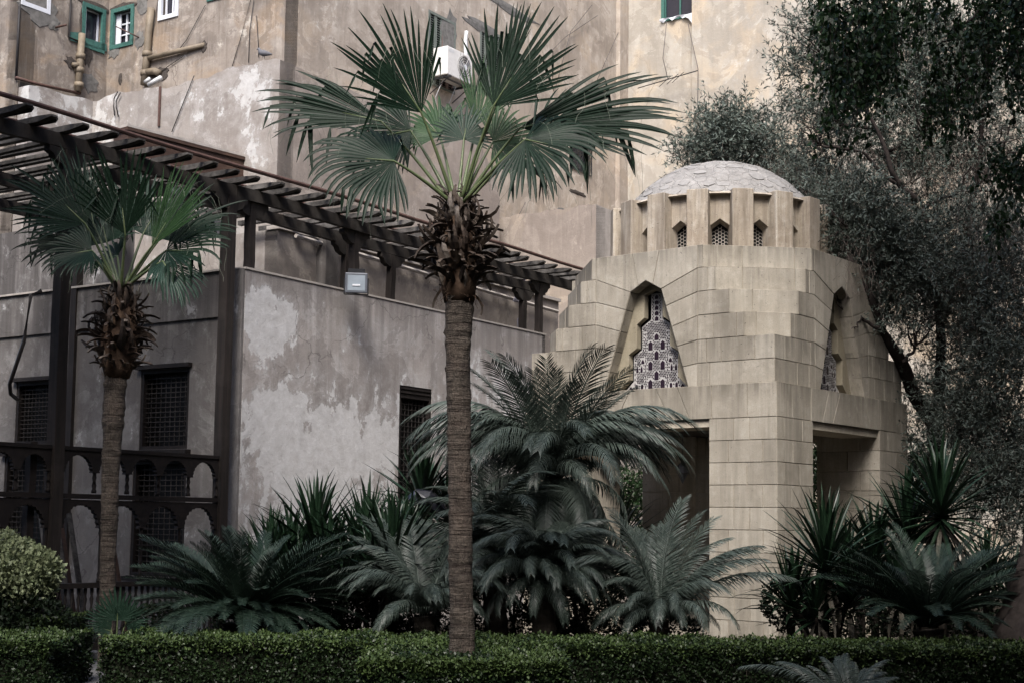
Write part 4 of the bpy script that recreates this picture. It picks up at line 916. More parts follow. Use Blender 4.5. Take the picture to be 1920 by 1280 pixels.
# ---------------------------------------------------------------- unseen blocks added behind and beside the viewer to cut low sky light
opp = thing('sky_blocker', (0, -9, 0), 'tall plain unseen building added behind the viewer to block low sky', 'building')
G = MB(); G.box(V3(0, -12, 9), V3(1, 0, 0), V3(0, 1, 0), Z, 26, 3, 9); G.build('wall', M['bright'], opp)
opr = thing('sky_blocker', (22, 8, 0), 'tall plain unseen building added on the right to block low sky', 'building')
G = MB(); G.box(V3(20, 6, 8), V3(1, 0, 0), V3(0, 1, 0), Z, 3, 18, 8); G.build('wall', M['bright'], opr)
opl = thing('sky_blocker', (-18, 0, 0), 'tall plain unseen building added on the left to block low sky', 'building')
G = MB(); G.box(V3(-18, 0, 7), V3(1, 0, 0), V3(0, 1, 0), Z, 3, 14, 7); G.build('wall', M['bright'], opl)

# ---------------------------------------------------------------- floodlight on the long wall
fl = thing('floodlight', hp(2.2, .05, ZH), 'square grey floodlight with glass front standing on the wall coping', 'floodlight')
c0 = at(668, 531, 20.35); fd = V3(.12, -.98, -.12); fd /= np.linalg.norm(fd); fu = np.cross(V3(0, 0, 1), fd); fu /= np.linalg.norm(fu); fw = np.cross(fd, fu)
G = MB(); G.box(c0, fu, fw, fd, .16, .145, .05); o = G.build('housing', M['steel'], fl); bv = o.modifiers.new('b', 'BEVEL'); bv.width = .012; bv.segments = 2
G = MB(); G.box(c0 + fw * .17 - fd * .06, fu, fw, fd, .12, .035, .08); G.box(c0 - fd * .08, fu, fw, fd, .12, .11, .05); G.build('gear_box', M['blackm'], fl)
G = MB(); G.add([c0 + fu * a + fw * b + fd * .053 for a, b in ((-.125, -.11), (.125, -.11), (.125, .11), (-.125, .11))], [(0, 1, 2, 3)]); G.build('glass', M['lampglass'], fl)
G = MB(); G.box(c0 - fw * .03 + fd * .058, fu, fw, fd, .055, .012, .004); G.build('lamp_tube', M['whitep'], fl)
G = MB()
for e in (-1, 1): G.box(c0 + fu * .17 * e - fw * .05, fu, fw, fd, .008, .12, .02)
G.box(c0 - fw * .165, fu, fw, fd, .17, .008, .02); G.build('yoke', M['blackm'], fl)
# cloth hanging on the terrace
V, F = [], []
for j, (x, y, wd) in enumerate(((982, 514, 2), (979, 530, 7), (977, 550, 10), (974, 565, 13), (979, 567, 6), (979, 590, 5), (975, 600, 6), (977, 612, 7), (977, 620, 4))):
    for i in range(7):
        c_ = at(x + wd * (i / 3. - 1), y, 26.2); V.append(c_ + V3(0, .05 * math.sin(i * 2.1 + j * .3), 0))
for j in range(8):
    for i in range(6): F.append((j * 7 + i, j * 7 + i + 1, j * 7 + i + 8, j * 7 + i + 7))
me = mesh_from('hanging_cloth', V, F, M['cloth'], True); me.materials.append(M['clothr'])
for i, p in enumerate(me.polygons): p.material_index = 1 if i % 6 in (3, 4) and i < 24 else 0
o = bpy.data.objects.new('hanging_cloth', me); link(o); tag(o, 'faded grey and purple cloth hanging from the pergola beam', 'cloth')
# pigeon on the parapet edge
pg = onp(494, 108, A0 + hR * .05, hR); G = MB()
bd = hL * .85 + V3(0, 0, 0); bd /= np.linalg.norm(bd)
G.tube([pg - bd * .2 + Z * .02, pg - bd * .1 + Z * .05, pg + Z * .075, pg + bd * .07 + Z * .1, pg + bd * .1 + Z * .15, pg + bd * .12 + Z * .175, pg + bd * .17 + Z * .165], [.012, .04, .06, .05, .03, .026, .004], 10)
G.tube([pg + Z * -.02 + hR * .02, pg + Z * .05 + hR * .02], .006, 4); G.tube([pg + Z * -.02 - hR * .02, pg + Z * .05 - hR * .02], .006, 4)
tag(G.build('pigeon', M['bird'], None, True), 'small grey pigeon perched on the top edge of the pale parapet', 'pigeon')

# ================================================================ vegetation
def nrm(a): a = np.asarray(a, float); return a / (np.linalg.norm(a, axis=-1, keepdims=True) + 1e-9)
def ribbons(P, Wd, S, fold=None):
    """P (N,K,3) centre lines, Wd (N,K) half widths, S (N,K,3) side vectors, fold (N,K,3) offset of the mid rib -> V, quads"""
    N, K, _ = P.shape
    if fold is None:
        V = np.stack([P - S * Wd[..., None], P + S * Wd[..., None]], 2).reshape(-1, 3); c = 2
    else:
        V = np.stack([P - S * Wd[..., None], P + fold, P + S * Wd[..., None]], 2).reshape(-1, 3); c = 3
    i = np.arange(N)[:, None, None] * K * c; k = np.arange(K - 1)[None, :, None] * c; j = np.arange(c - 1)[None, None, :]
    a = i + k + j
    F = np.stack([a, a + 1, a + c + 1, a + c], -1).reshape(-1, 4)
    return V, F
class Acc:
    def __init__(s): s.V = []; s.F = []; s.n = 0
    def add(s, V, F): s.V.append(V); s.F.append(F + s.n); s.n += len(V)
    def build(s, name, mat, parent=None, **k): return part(name, np.concatenate(s.V), np.concatenate(s.F), mat, parent, **k)

def leaf_cards(C, Dn, Nn, L, Wd, bend=.0):
    """many small leaves: centre-base C, direction Dn, normal Nn, length L, half width Wd -> pointed quads folded lengthwise"""
    N = len(C); Sd = nrm(np.cross(Dn, Nn)); L = np.broadcast_to(L, (N,))[:, None]; Wd = np.broadcast_to(Wd, (N,))[:, None]
    V = np.stack([C, C + Dn * L * .5 + Sd * Wd + Nn * Wd * .35, C + Dn * L - Nn * L * bend, C + Dn * L * .5 - Sd * Wd + Nn * Wd * .35], 1).reshape(-1, 3)
    F = (np.arange(N)[:, None] * 4 + np.arange(4)[None, :]); return V, F
def rdir(n, rng=RNG): v = rng.normal(size=(n, 3)); return nrm(v)

# ---- fan leaf of the palms
def fan_leaf(parent, o, axis, normal, R, spread=2.15, nseg=36, droop=.5, fold=.25, mat='palm', seed=0, brk=.3, wm=1., petiole_from=None, pr=.012, threads=14):
    r = np.random.default_rng(seed); axis = nrm(axis); normal = nrm(normal - axis * np.dot(normal, axis)); side = np.cross(axis, normal)
    th = np.linspace(-spread, spread, nseg) + r.normal(0, .012, nseg); dth = 2 * spread / nseg
    Ls = R * (1 - .30 * (np.abs(th) / spread) ** 2) * r.uniform(.90, 1.06, nseg)
    d0 = np.cos(th)[:, None] * axis + np.sin(th)[:, None] * side + normal * (fold * np.abs(np.sin(th)) ** 1.0)[:, None]; d0 = nrm(d0)
    K = 12; ts = np.linspace(0, 1, K); P = np.zeros((nseg, K, 3)); P[:, 0] = o; Sd = np.zeros_like(P); Nn = np.zeros_like(P)
    d = d0.copy(); dr = droop * r.uniform(.5, 1.5, nseg); bt = np.where(r.random(nseg) < brk, r.uniform(.55, .85, nseg), 9.)
    lat = r.normal(0, .06, (nseg, 3)); soft = np.clip((ts - .45), 0, 1)
    for k in range(K):
        t = ts[k]
        if k:
            g = (dr * soft[k] * .55)[:, None] * V3(0, 0, -1) + lat * soft[k] * .5
            snap = ((bt < t) & (bt >= ts[k - 1]))[:, None]
            d = nrm(d + g); d = np.where(snap, nrm(d * .25 + V3(0, 0, -1) + lat * 3), d)
            P[:, k] = P[:, k - 1] + d * (Ls / (K - 1))[:, None]
        sd = np.cross(d, normal); sd = nrm(sd); Sd[:, k] = sd; Nn[:, k] = nrm(np.cross(sd, d))
    wj = math.tan(dth / 2) * 1.04 * wm; tj = .56
    wd = np.where(ts[None] < tj, ts[None] * wj, tj * wj * np.clip(1 - ((ts[None] - tj) / (1 - tj)), 0, 1) ** .5) * Ls[:, None]
    wd = np.maximum(wd, .0012)
    V, F = ribbons(P, wd, Sd, P * 0 - Nn * (wd * .55)[..., None])
    # add the rib offset to the centre vertices only
    fr = part('frond', V, F, M[mat], parent)
    if threads:
        n = threads; idx = r.integers(0, nseg, n); kk = r.integers(6, K - 1, n); b = P[idx, kk]; Kt = 7; Q = np.zeros((n, Kt, 3)); dd = nrm(r.normal(size=(n, 3)) + V3(0, 0, -.6)); Q[:, 0] = b; ln = r.uniform(.12, .4, n) * R
        for k in range(1, Kt): dd = nrm(dd + V3(0, 0, -.35) + r.normal(0, .25, (n, 3))); Q[:, k] = Q[:, k - 1] + dd * (ln / Kt)[:, None] * 1.5
        V2, F2 = ribbons(Q, np.full((n, Kt), .0011), np.broadcast_to(nrm(V3(1, .3, 0)), Q.shape)); part('leaf_thread', V2, F2, M['thread'], fr, kind='stuff')
    if petiole_from is not None:
        p0 = np.asarray(petiole_from, float); mid = (p0 + o) / 2 + (o - p0)[2] * 0 * Z + Z * np.linalg.norm(o - p0) * .06
        pts = [p0 * (1 - t) ** 2 + 2 * mid * t * (1 - t) + o * t ** 2 for t in np.linspace(0, 1, 8)] + [o + axis * R * .16, o + axis * R * .3]
        G = MB(); G.tube(pts, list(np.linspace(pr * 1.6, pr * .75, 8)) + [pr * .5, pr * .15], 6); G.build('petiole', M['pet'], fr, True)
    return fr

# ---- palm trunk with a skirt of cut leaf bases
boot_meshes = []
def make_boots():
    for v in range(7):
        r = random.Random(v); L = 1.0; K = 7; V, F = [], []; p = V3(0, 0, 0); ang = .15; curl = r.uniform(-.28, .34) ; tw = r.uniform(-.5, .5)
        for k in range(K):
            t = k / (K - 1); w = (.20 - .08 * t) * (1 + .25 * math.sin(5 * t + v)) * (1 if t < .9 else .6); th = .055 * (1 - .5 * t)
            sd = V3(math.cos(tw * t), 0, math.sin(tw * t)) ; dr = V3(math.sin(tw * 2 * t) * .2, math.cos(ang), math.sin(ang)); up = V3(-math.sin(tw * t) , -math.sin(ang), math.cos(ang))
            for a, b in ((-1, .45), (0, -.6), (1, .45), (0, .55)): V.append(p + sd * a * w * .5 + up * b * th * (2 if a == 0 else 1.4))
            p = p + dr * L / (K - 1); ang += curl * (1 + t)
        for k in range(K - 1):
            for c in range(4): F.append((k * 4 + c, k * 4 + (c + 1) % 4, k * 4 + 4 + (c + 1) % 4, k * 4 + 4 + c))
        F += [(0, 1, 2, 3), (24, 25, 26, 27)]
        for nm in ('boot', 'boot_pale'): boot_meshes.append(mesh_from('leaf_base', V, F, M[nm]))
make_boots()
def orient(o, loc, ydir, zdir, sc):
    y = nrm(ydir); x = nrm(np.cross(y, zdir)); z = np.cross(x, y)
    m = Matrix(((x[0] * sc[0], y[0] * sc[1], z[0] * sc[2], loc[0]), (x[1] * sc[0], y[1] * sc[1], z[1] * sc[2], loc[1]), (x[2] * sc[0], y[2] * sc[1], z[2] * sc[2], loc[2]), (0, 0, 0, 1)))
    o.matrix_local = m
def palm_trunk(root, pts, rad, seed=0, rings=True):
    """pts: heights and centre positions; rad(z) radius"""
    zs = np.arange(pts[0][2], pts[-1][2], .035); P = [np.array([np.interp(z, [p[2] for p in pts], [p[i] for p in pts]) for i in range(2)] + [z]) for z in zs]
    r = random.Random(seed); V, F = [], []; n = 28; ph = r.random() * 6
    for i, (p, z) in enumerate(zip(P, zs)):
        lip = r.uniform(-.004, .010) if r.random() < .45 else -.002; 
        for k in range(n):
            a = 2 * math.pi * k / n; rr = rad(z) * (1 + .05 * math.sin(a * 2 + z * 1.3 + ph) + .03 * math.sin(a * 3 - z * 7 + ph) + .035 * math.sin(z * 4.1 + ph) * math.sin(z * 1.7) + .03 * max(0, math.sin(z * 9.5 + ph + a * .5)) ** 6) + lip * (1 + .6 * math.sin(a * 3 + i * 2.1)) + r.uniform(-.003, .003)
            V.append(p + V3(math.cos(a) * rr, math.sin(a) * rr, .01 * math.sin(a * 2 + i)))
    for i in range(len(P) - 1):
        for k in range(n): F.append((i * n + k, i * n + (k + 1) % n, (i + 1) * n + (k + 1) % n, (i + 1) * n + k))
    return part('trunk', V, F, M['bark'], root, smooth=True)
def skirt(root, c0, c1, prof, n, seed, sc=1.):
    """prof: list of (t, core radius, boot length, elevation)"""
    r = random.Random(seed); base = wloc(root)
    for i in range(n):
        t = (i + r.random()) / n; a = i * 2.39996 + r.uniform(-.25, .25)
        cr0, L, el = [np.interp(t, [p[0] for p in prof], [p[q] for p in prof]) for q in (1, 2, 3)]
        L *= r.uniform(.6, 1.25) * sc; el += r.uniform(-.35, .35); d = V3(math.cos(a), math.sin(a), 0); c = c0 * (1 - t) + c1 * t
        y = d * math.cos(el) + Z * math.sin(el); y = y + V3(-math.sin(a), math.cos(a), 0) * r.uniform(-.35, .35)
        m = boot_meshes[r.randrange(7) * 2 + (1 if r.random() < .22 else 0)]
        o = bpy.data.objects.new('leaf_base', m); link(o, root); orient(o, c + d * cr0 * .75 - base, y, Z + d * .01, (L * r.uniform(.8, 1.3), L, L * r.uniform(.8, 1.2)))
def fibre_core(root, c0, c1, rads, seed):
    G = MB(); n = len(rads); r = random.Random(seed)
    G.tube([c0 + (c1 - c0) * i / (n - 1) for i in range(n)], rads, 14); o = G.build('fibre_sheath', M['fibre'], root, True)
    rg = np.random.default_rng(seed); N = 260; a = rg.uniform(0, 6.283, N); t = rg.random(N); rr = np.interp(t, np.linspace(0, 1, n), rads)
    b = c0 + (c1 - c0) * t[:, None] + np.stack([np.cos(a), np.sin(a), 0 * a], 1) * rr[:, None]; K = 6; Q = np.zeros((N, K, 3)); Q[:, 0] = b; dd = nrm(np.stack([np.cos(a), np.sin(a), rg.normal(0, .6, N)], 1))
    for k in range(1, K): dd = nrm(dd + rg.normal(0, .5, (N, 3)) + V3(0, 0, -.15)); Q[:, k] = Q[:, k - 1] + dd * .022
    V, F = ribbons(Q, np.full((N, K), .0016), np.broadcast_to(nrm(V3(1, .2, .1)), Q.shape)); part('loose_fibre', V, F, M['fibre'], o, kind='stuff')

# main palm
YP = 11.9
palm = thing('fan_palm', at(868, 1350, YP) * V3(1, 1, 0), 'tall fan palm with a long ringed trunk standing in the square hedge at the centre', 'palm tree')
pb = [V3(*at(870, 1225, YP)[:2], 0), at(862, 900, YP), at(859, 700, YP), at(861, 560, YP)]
palm_trunk(palm, pb, lambda z: np.interp(z, [0, .5, 1.2, 2.4, 2.9, 3.2, 3.42, 3.5], [.11, .103, .095, .099, .108, .118, .128, .12]), 1)
c0, c1 = at(861, 556, YP), at(858, 378, YP)
fibre_core(palm, c0 - Z * .05, c1 + Z * .02, [.13, .15, .17, .17, .15, .13, .1, .07], 3)
skirt(palm, c0, c1, [(0, .13, .27, 1.05), (.14, .14, .33, .75), (.32, .16, .30, .35), (.5, .17, .27, .2), (.7, .16, .24, .45), (.85, .13, .2, .9), (1, .09, .17, 1.3)], 235, 5)
skirt(palm, c0, c1, [(0, .14, .34, -.9), (1, .14, .30, -.5)], 6, 8)
CT = at(858, 372, YP)
def PF(x, y, dy, ax, ad, nz, R, root=palm, base=CT, Y0=YP, **k):
    """hastula at a picture place and depth offset; ax = axis in the picture (right, up), ad = its depth part"""
    o = at(x, y, Y0 + dy); b = base + V3((o - base)[0] * .08, (o - base)[1] * .15, 0)
    return fan_leaf(root, o, V3(ax[0], ad, ax[1]), V3(*nz), R, petiole_from=b - Z * .06, **k)
PX = YP / FPX
PF(790, 212, -.25, (-.58, .82), -.25, (.2, -.9, .25), 212 * PX, spread=.92, seed=1, nseg=27, droop=.16, brk=.3, fold=.22)
PF(925, 200, -.30, (.52, .85), -.1, (-.25, -.95, .1), 210 * PX, spread=.98, seed=2, nseg=27, droop=.12, brk=.2, fold=.15)
PF(975, 240, -.1, (.97, .14), -.15, (.0, -.92, .4), 310 * PX, spread=.55, seed=3, nseg=26, wm=1.7, droop=.34, brk=.35, fold=.15)
PF(715, 228, .0, (-.97, .24), .1, (0, -.9, .45), 258 * PX, spread=.5, seed=4, nseg=22, wm=1.7, droop=.42, brk=.35, fold=.15)
PF(738, 302, -.35, (-.93, .02), -.2, (-.1, -.85, .5), 172 * PX, spread=1.85, seed=5, nseg=34, droop=1.15, brk=.25, fold=-.1)
PF(985, 262, -.45, (.8, -.28), -.45, (.25, -.9, .35), 165 * PX, spread=1.8, seed=6, nseg=36, droop=1.1, brk=.25, fold=-.12)
PF(1000, 250, .35, (.86, .4), .3, (.1, -.8, .55), 200 * PX, spread=.7, seed=7, nseg=22, droop=.4, brk=.25, fold=.2)
PF(770, 245, .3, (-.85, -.12), .2, (0, -.9, .35), 150 * PX, spread=1.5, seed=8, nseg=30, droop=.8, brk=.3, fold=.1, mat='palm')
PF(870, 262, .25, (.1, .9), .25, (.0, -.95, .1), 85 * PX, spread=1.9, seed=9, nseg=28, droop=.3, mat='palm_g', brk=.2, fold=.1)
PF(925, 265, .15, (.6, .1), .1, (.1, -.9, .4), 110 * PX, spread=1.8, seed=10, nseg=28, droop=.4, mat='palm_l', brk=.1, fold=.15)
PF(895, 235, .45, (.25, .95), .15, (.0, -.98, .1), 150 * PX, spread=.7, seed=11, nseg=20, droop=.15, mat='palm_l', brk=.1)
PF(825, 255, .5, (-.5, .5), .4, (.0, -.9, .3), 120 * PX, spread=1.6, seed=12, nseg=28, droop=.5, mat='palm_l', brk=.2)
PF(948, 150, .1, (.18, .98), .1, (.3, -.9, .1), 168 * PX, spread=.22, seed=13, nseg=12, wm=1.5, droop=.05, brk=.0, threads=0)
PF(960, 300, .6, (.6, -.2), .55, (.1, -.5, .8), 130 * PX, spread=1.5, seed=14, nseg=28, droop=.9, mat='palm')

# second palm, left
Y2 = 15.5
palm2 = thing('fan_palm', at(205, 1300, Y2) * V3(1, 1, 0), 'shorter fan palm in front of the carved porch screen on the left', 'palm tree')
pb = [V3(*at(204, 1100, Y2)[:2], 0), at(204, 1000, Y2), at(208, 860, Y2), at(218, 690, Y2)]
palm_trunk(palm2, pb, lambda z: np.interp(z, [0, 1.0, 2.0, 2.6, 3.2], [.085, .08, .09, .105, .125]), 2)
c0, c1 = at(220, 700, Y2), at(228, 548, Y2)
fibre_core(palm2, c0 - Z * .05, c1, [.13, .17, .2, .2, .19, .17, .13, .08], 4)
skirt(palm2, c0, c1, [(0, .14, .2, .7), (.2, .2, .26, .35), (.5, .22, .27, .25), (.8, .17, .24, .6), (1, .1, .2, 1.1)], 210, 6)
skirt(palm2, c0, c1, [(0, .14, .5, .1), (1, .14, .3, .3)], 7, 9)
CT2 = at(228, 535, Y2); PX2 = Y2 / FPX
def PG(x, y, dy, ax, ad, nz, R, **k): return PF(x, y, dy, ax, ad, nz, R, root=palm2, base=CT2, Y0=Y2, pr=.014, **k)
PG(235, 440, -.35, (-.12, .98), -.1, (.05, -.98, .1), 165 * PX2, spread=.85, seed=31, nseg=22, droop=.1, brk=.25, fold=.3)
PG(160, 420, -.2, (-.72, .68), -.2, (.2, -.85, .4), 165 * PX2, spread=1.2, seed=32, nseg=30, droop=.45, brk=.35, fold=.2)
PG(150, 450, .1, (-.9, .05), 0, (.1, -.8, .5), 125 * PX2, spread=1.4, seed=33, nseg=30, droop=.5, brk=.3)
PG(172, 470, -.4, (-.75, -.2), -.3, (-.2, -.8, .5), 105 * PX2, spread=1.7, seed=34, nseg=30, droop=.8, brk=.3, mat='palm')
PG(285, 462, -.3, (.5, .86), -.1, (-.2, -.95, .2), 170 * PX2, spread=.55, seed=35, nseg=20, droop=.1, brk=.1, mat='palm_l', fold=.2)
PG(300, 448, .15, (.85, .5), .1, (-.1, -.8, .5), 175 * PX2, spread=.95, seed=36, nseg=30, droop=.45, brk=.45)
PG(312, 470, -.2, (.8, -.05), -.3, (.1, -.8, .5), 130 * PX2, spread=1.6, seed=37, nseg=32, droop=.75, brk=.3, mat='palm')
PG(268, 440, .3, (.35, .9), .3, (0, -.95, .1), 140 * PX2, spread=1.5, seed=38, nseg=30, droop=.3, brk=.3, mat='palm_g')
PG(200, 455, .3, (-.3, .9), .3, (0, -.95, .1), 120 * PX2, spread=1.6, seed=39, nseg=30, droop=.4, brk=.3, mat='palm_g')
PG(305, 490, -.45, (.5, -.7), -.2, (.5, -.7, .4), 110 * PX2, spread=1.1, seed=40, nseg=24, droop=.9, brk=.2, mat='palm_g')
PG(175, 300 + 120, .2, (-.25, .95), .2, (.1, -.95, .1), 150 * PX2, spread=.3, seed=41, nseg=12, droop=.1, brk=.2, mat='palm_g')
PG(220, 480, .4, (-.5, .0), .4, (.1, -.8, .5), 85 * PX2, spread=1.7, seed=42, nseg=26, droop=.5, mat='palm_l')
# small fan palm seedling
Y3 = 14.95
sp3 = thing('young_fan_palm', at(220, 1235, Y3) * V3(1, 1, 0), 'knee high young fan palm beside the garden path at the left', 'palm'); b3 = at(218, 1228, Y3)
for i, (x, y, ax, ad, R, spd) in enumerate(((220, 1162, (0, 1), -.1, 55, 1.5), (206, 1168, (-.7, .75), -.2, 46, 1.3), (236, 1166, (.75, .7), -.15, 50, 1.3), (208, 1182, (-.8, .3), -.5, 34, 1.2), (240, 1182, (.8, .3), -.4, 36, 1.2))):
    fan_leaf(sp3, at(x, y, Y3), V3(ax[0], ad, ax[1]), V3(.1, -.98, .1), R * Y3 / FPX * 1.1, spread=spd, nseg=18, droop=.1, seed=60 + i, brk=0, mat='palm_g', petiole_from=b3, pr=.008, threads=0)

# ---- cycads
def pinnate(name, L, arch, nl, lmax, ldroop, vup, seed, mat, wid=.0045, tipc=1.):
    """frond along +Y rising in +Z: returns meshes (leaflets, rachis)"""
    r = np.random.default_rng(seed); K = 24; t = np.linspace(0, 1, K); ang = arch[0] + (arch[1] - arch[0]) * t ** 1.3
    dy, dz = np.cos(ang), np.sin(ang); Yc = np.concatenate([[0], np.cumsum((dy[1:] + dy[:-1]) / 2)]) / (K - 1) * L; Zc = np.concatenate([[0], np.cumsum((dz[1:] + dz[:-1]) / 2)]) / (K - 1) * L
    tl = np.linspace(.10, .995, nl); out = Acc(); 
    for sd in (-1, 1):
        n = nl; y = np.interp(tl, t, Yc); z = np.interp(tl, t, Zc); a = np.interp(tl, t, ang)
        T = np.stack([0 * a, np.cos(a), np.sin(a)], 1); U = np.stack([0 * a, -np.sin(a), np.cos(a)], 1); X = np.tile(V3(sd, 0, 0), (n, 1))
        ll = lmax * np.sin(np.pi * (.12 + .80 * tl)) ** .6 * r.uniform(.88, 1.08, n); fw = np.interp(tl, [0, 1], [.25, 1.1 * tipc])[:, None]
        d = nrm(X + T * fw + U * vup + r.normal(0, .05, (n, 3))); k_ = 5; P = np.zeros((n, k_, 3)); P[:, 0] = np.stack([0 * y, y, z], 1)
        for k in range(1, k_): d = nrm(d + V3(0, 0, -1) * ldroop * (k / k_) + r.normal(0, .02, (n, 3))); P[:, k] = P[:, k - 1] + d * (ll / (k_ - 1))[:, None]
        w = np.array([.55, 1, 1, .75, .08])[None] * wid * np.ones((n, 1)); S_ = np.tile(nrm(np.cross(d, nrm(np.cross(d, T))))[:, None], (1, k_, 1))
        Sx = nrm(T[:, None] + 0 * S_); V, F = ribbons(P, w, Sx); out.add(V, F)
    m = mesh_from(name, np.concatenate(out.V), np.concatenate(out.F), M[mat])
    G = MB(); G.tube([V3(0, y, z - .003) for y, z in zip(Yc[::2], Zc[::2])], list(np.linspace(.011, .003, len(Yc[::2]))), 5)
    return m, mesh_from('rachis', np.concatenate(G.V), G.F, M[mat], True)
FR = {}
def fset(key, *a, **k): FR[key] = [pinnate('frond', *a[:-1], s, a[-1], **k) for s in range(4)]
#            L   arch(start,end slope)  pairs leaflet droop vup
fset('grey', 1., (.35, -.75), 58, .21, .75, .15, 'cyc', wid=.006)
fset('greyup', 1., (.15, -.55), 54, .20, .35, .3, 'cyc', wid=.006)
fset('greyarch', 1., (.55, -1.5), 58, .22, .9, .1, 'cyc', wid=.006)
fset('sago', 1., (.25, -.55), 58, .135, .05, .45, 'sago', wid=.0055)
fset('sagoflat', 1., (.2, -.9), 58, .135, .12, .3, 'sago', wid=.0055)
fset('dead', 1., (.3, -1.6), 50, .15, .5, .1, 'cyc_d', wid=.005)
def frond(parent, base, az, el, L, key, seed, wloc_, roll=0., sx=1.):
    """azimuth in the ground plane (0 = right, 90 = away), el = starting lift of the whole frond"""
    m, rm = FR[key][seed % 4]; o = bpy.data.objects.new('frond', m); link(o, parent)
    h = V3(math.cos(az), math.sin(az), 0); y = h * math.cos(el) + Z * math.sin(el); z = Z * math.cos(el) - h * math.sin(el) ; x = np.cross(y, z); z = z * math.cos(roll) + x * math.sin(roll); x = np.cross(y, z)
    p = base - wloc_; s = L
    o.matrix_local = Matrix(((x[0] * s * sx, y[0] * s, z[0] * s, p[0]), (x[1] * s * sx, y[1] * s, z[1] * s, p[1]), (x[2] * s * sx, y[2] * s, z[2] * s, p[2]), (0, 0, 0, 1)))
    q = bpy.data.objects.new('rachis', rm); link(q, o); return o
def cycad(name, px, py, Y, trunk_to, label, sets, seed=0, tr=.13, group=None):
    """sets: list of (count, az0, az1 (deg), el0, el1 (deg), length, kind)"""
    c = at(px, py, Y); loc = V3(c[0], c[1], 0); root = thing(name, loc, label, 'cycad', group); r = random.Random(seed)
    G = MB(); hgt = c[2]; G.tube([V3(c[0] + .02 * math.sin(z * 5), c[1], z) for z in np.linspace(0, hgt, 14)], [tr * (1 + .12 * (i % 2)) for i in range(14)], 12); G.build('trunk', M['cyctrunk'], root)
    n = 0
    for (cnt, a0, a1, e0, e1, L, key) in sets:
        for i in range(cnt):
            f = (i + r.uniform(.15, .85)) / cnt; az = math.radians(a0 + (a1 - a0) * f); el = math.radians(r.uniform(e0, e1))
            frond(root, c + V3(math.cos(az), math.sin(az), 0) * tr * .5 + Z * .04, az, el, L * r.uniform(.82, 1.12), key, r.randrange(4), loc, r.uniform(-.35, .35)); n += 1
    return root
cycad('tall_cycad', 1035, 905, 16.2, 0, 'tall grey green cycad with long arching fronds on a trunk in front of the pavilion', [
    (16, 150, 390, 58, 86, 1.5, 'greyup'), (18, 0, 360, 30, 55, 1.6, 'greyarch'), (16, 0, 360, 8, 28, 1.5, 'greyarch'), (5, -25, 25, 22, 34, 2.0, 'greyarch'), (3, -20, 10, 34, 44, 1.9, 'greyarch'), (7, 155, 205, 22, 42, 1.9, 'greyarch'), (12, 180, 360, -40, -8, 1.3, 'greyarch'), (2, 290, 350, 30, 40, 1.1, 'dead'), (22, 180, 360, -80, -45, 1.35, 'grey'), (10, 0, 180, -70, -35, 1.3, 'grey')], 11, .15)
cycad('grey_cycad', 1020, 1100, 15.0, 0, 'low grey cycad with drooping comb like fronds beside the main palm trunk', [
    (14, 0, 360, 40, 70, 1.15, 'greyarch'), (14, 180, 360, 10, 45, 1.05, 'greyarch'), (12, 150, 390, 45, 75, .95, 'greyarch'), (8, 180, 360, -20, 10, .8, 'greyarch')], 12, .12)
cycad('grey_cycad', 1235, 1165, 14.9, 0, 'spreading grey cycad in front of the near pavilion pier', [
    (13, 20, 170, 45, 78, 1.2, 'greyup'), (6, -20, 30, 35, 60, 1.2, 'grey'), (8, 150, 215, 25, 60, 1.25, 'greyarch'), (9, 200, 340, 10, 50, .9, 'greyarch'), (1, 0, 6, 24, 28, 1.45, 'grey'), (8, 0, 360, 5, 20, .8, 'greyarch')], 13, .1)
cycad('grey_cycad', 795, 1155, 14.9, 0, 'spreading grey cycad left of the main palm trunk behind the hedge', [
    (14, 20, 170, 45, 78, 1.25, 'greyup'), (9, 140, 220, 25, 60, 1.15, 'greyarch'), (8, -40, 40, 25, 60, 1.1, 'greyarch'), (9, 200, 340, 5, 45, .9, 'greyarch')], 14, .1)
cycad('grey_cycad', 930, 1080, 15.7, 0, 'grey cycad with arching fronds half hidden behind the main palm trunk', [
    (18, 0, 360, 40, 75, 1.5, 'greyarch'), (14, 150, 390, 10, 40, 1.2, 'greyarch'), (8, 0, 180, 60, 85, 1.5, 'greyup')], 15, .12)
cycad('sago_palm', 455, 1165, 15.0, 0, 'large dark green sago palm with feathery fronds at the lower left', [
    (34, 10, 170, 25, 62, 1.12, 'sago'), (18, -25, 25, 15, 48, 1.4, 'sago'), (18, 155, 205, 15, 48, 1.2, 'sago'), (30, 195, 345, 15, 65, 1.0, 'sago'), (22, 195, 345, 5, 30, .9, 'sagoflat'), (14, 170, 370, 0, 15, 1.2, 'sagoflat')], 16, .2)
cycad('sago_palm', 1740, 1180, 14.8, 0, 'dark sago palm with a flat spreading crown at the lower right', [
    (22, 10, 170, 30, 75, 1.05, 'sago'), (12, -25, 25, 15, 50, 1.15, 'sago'), (12, 155, 205, 15, 50, 1.15, 'sago'), (22, 195, 345, 10, 60, .95, 'sagoflat')], 17, .15)
cycad('small_cycad', 1590, 1345, 12.2, 0, 'small grey cycad growing in front of the hedge at the lower right', [
    (1, 168, 170, 30, 31, 1.05, 'grey'), (1, 150, 155, 42, 44, .8, 'grey'), (6, 0, 70, 40, 65, .55, 'grey'), (8, 180, 360, 25, 70, .5, 'greyarch'), (5, 60, 140, 45, 70, .55, 'grey')], 18, .05)

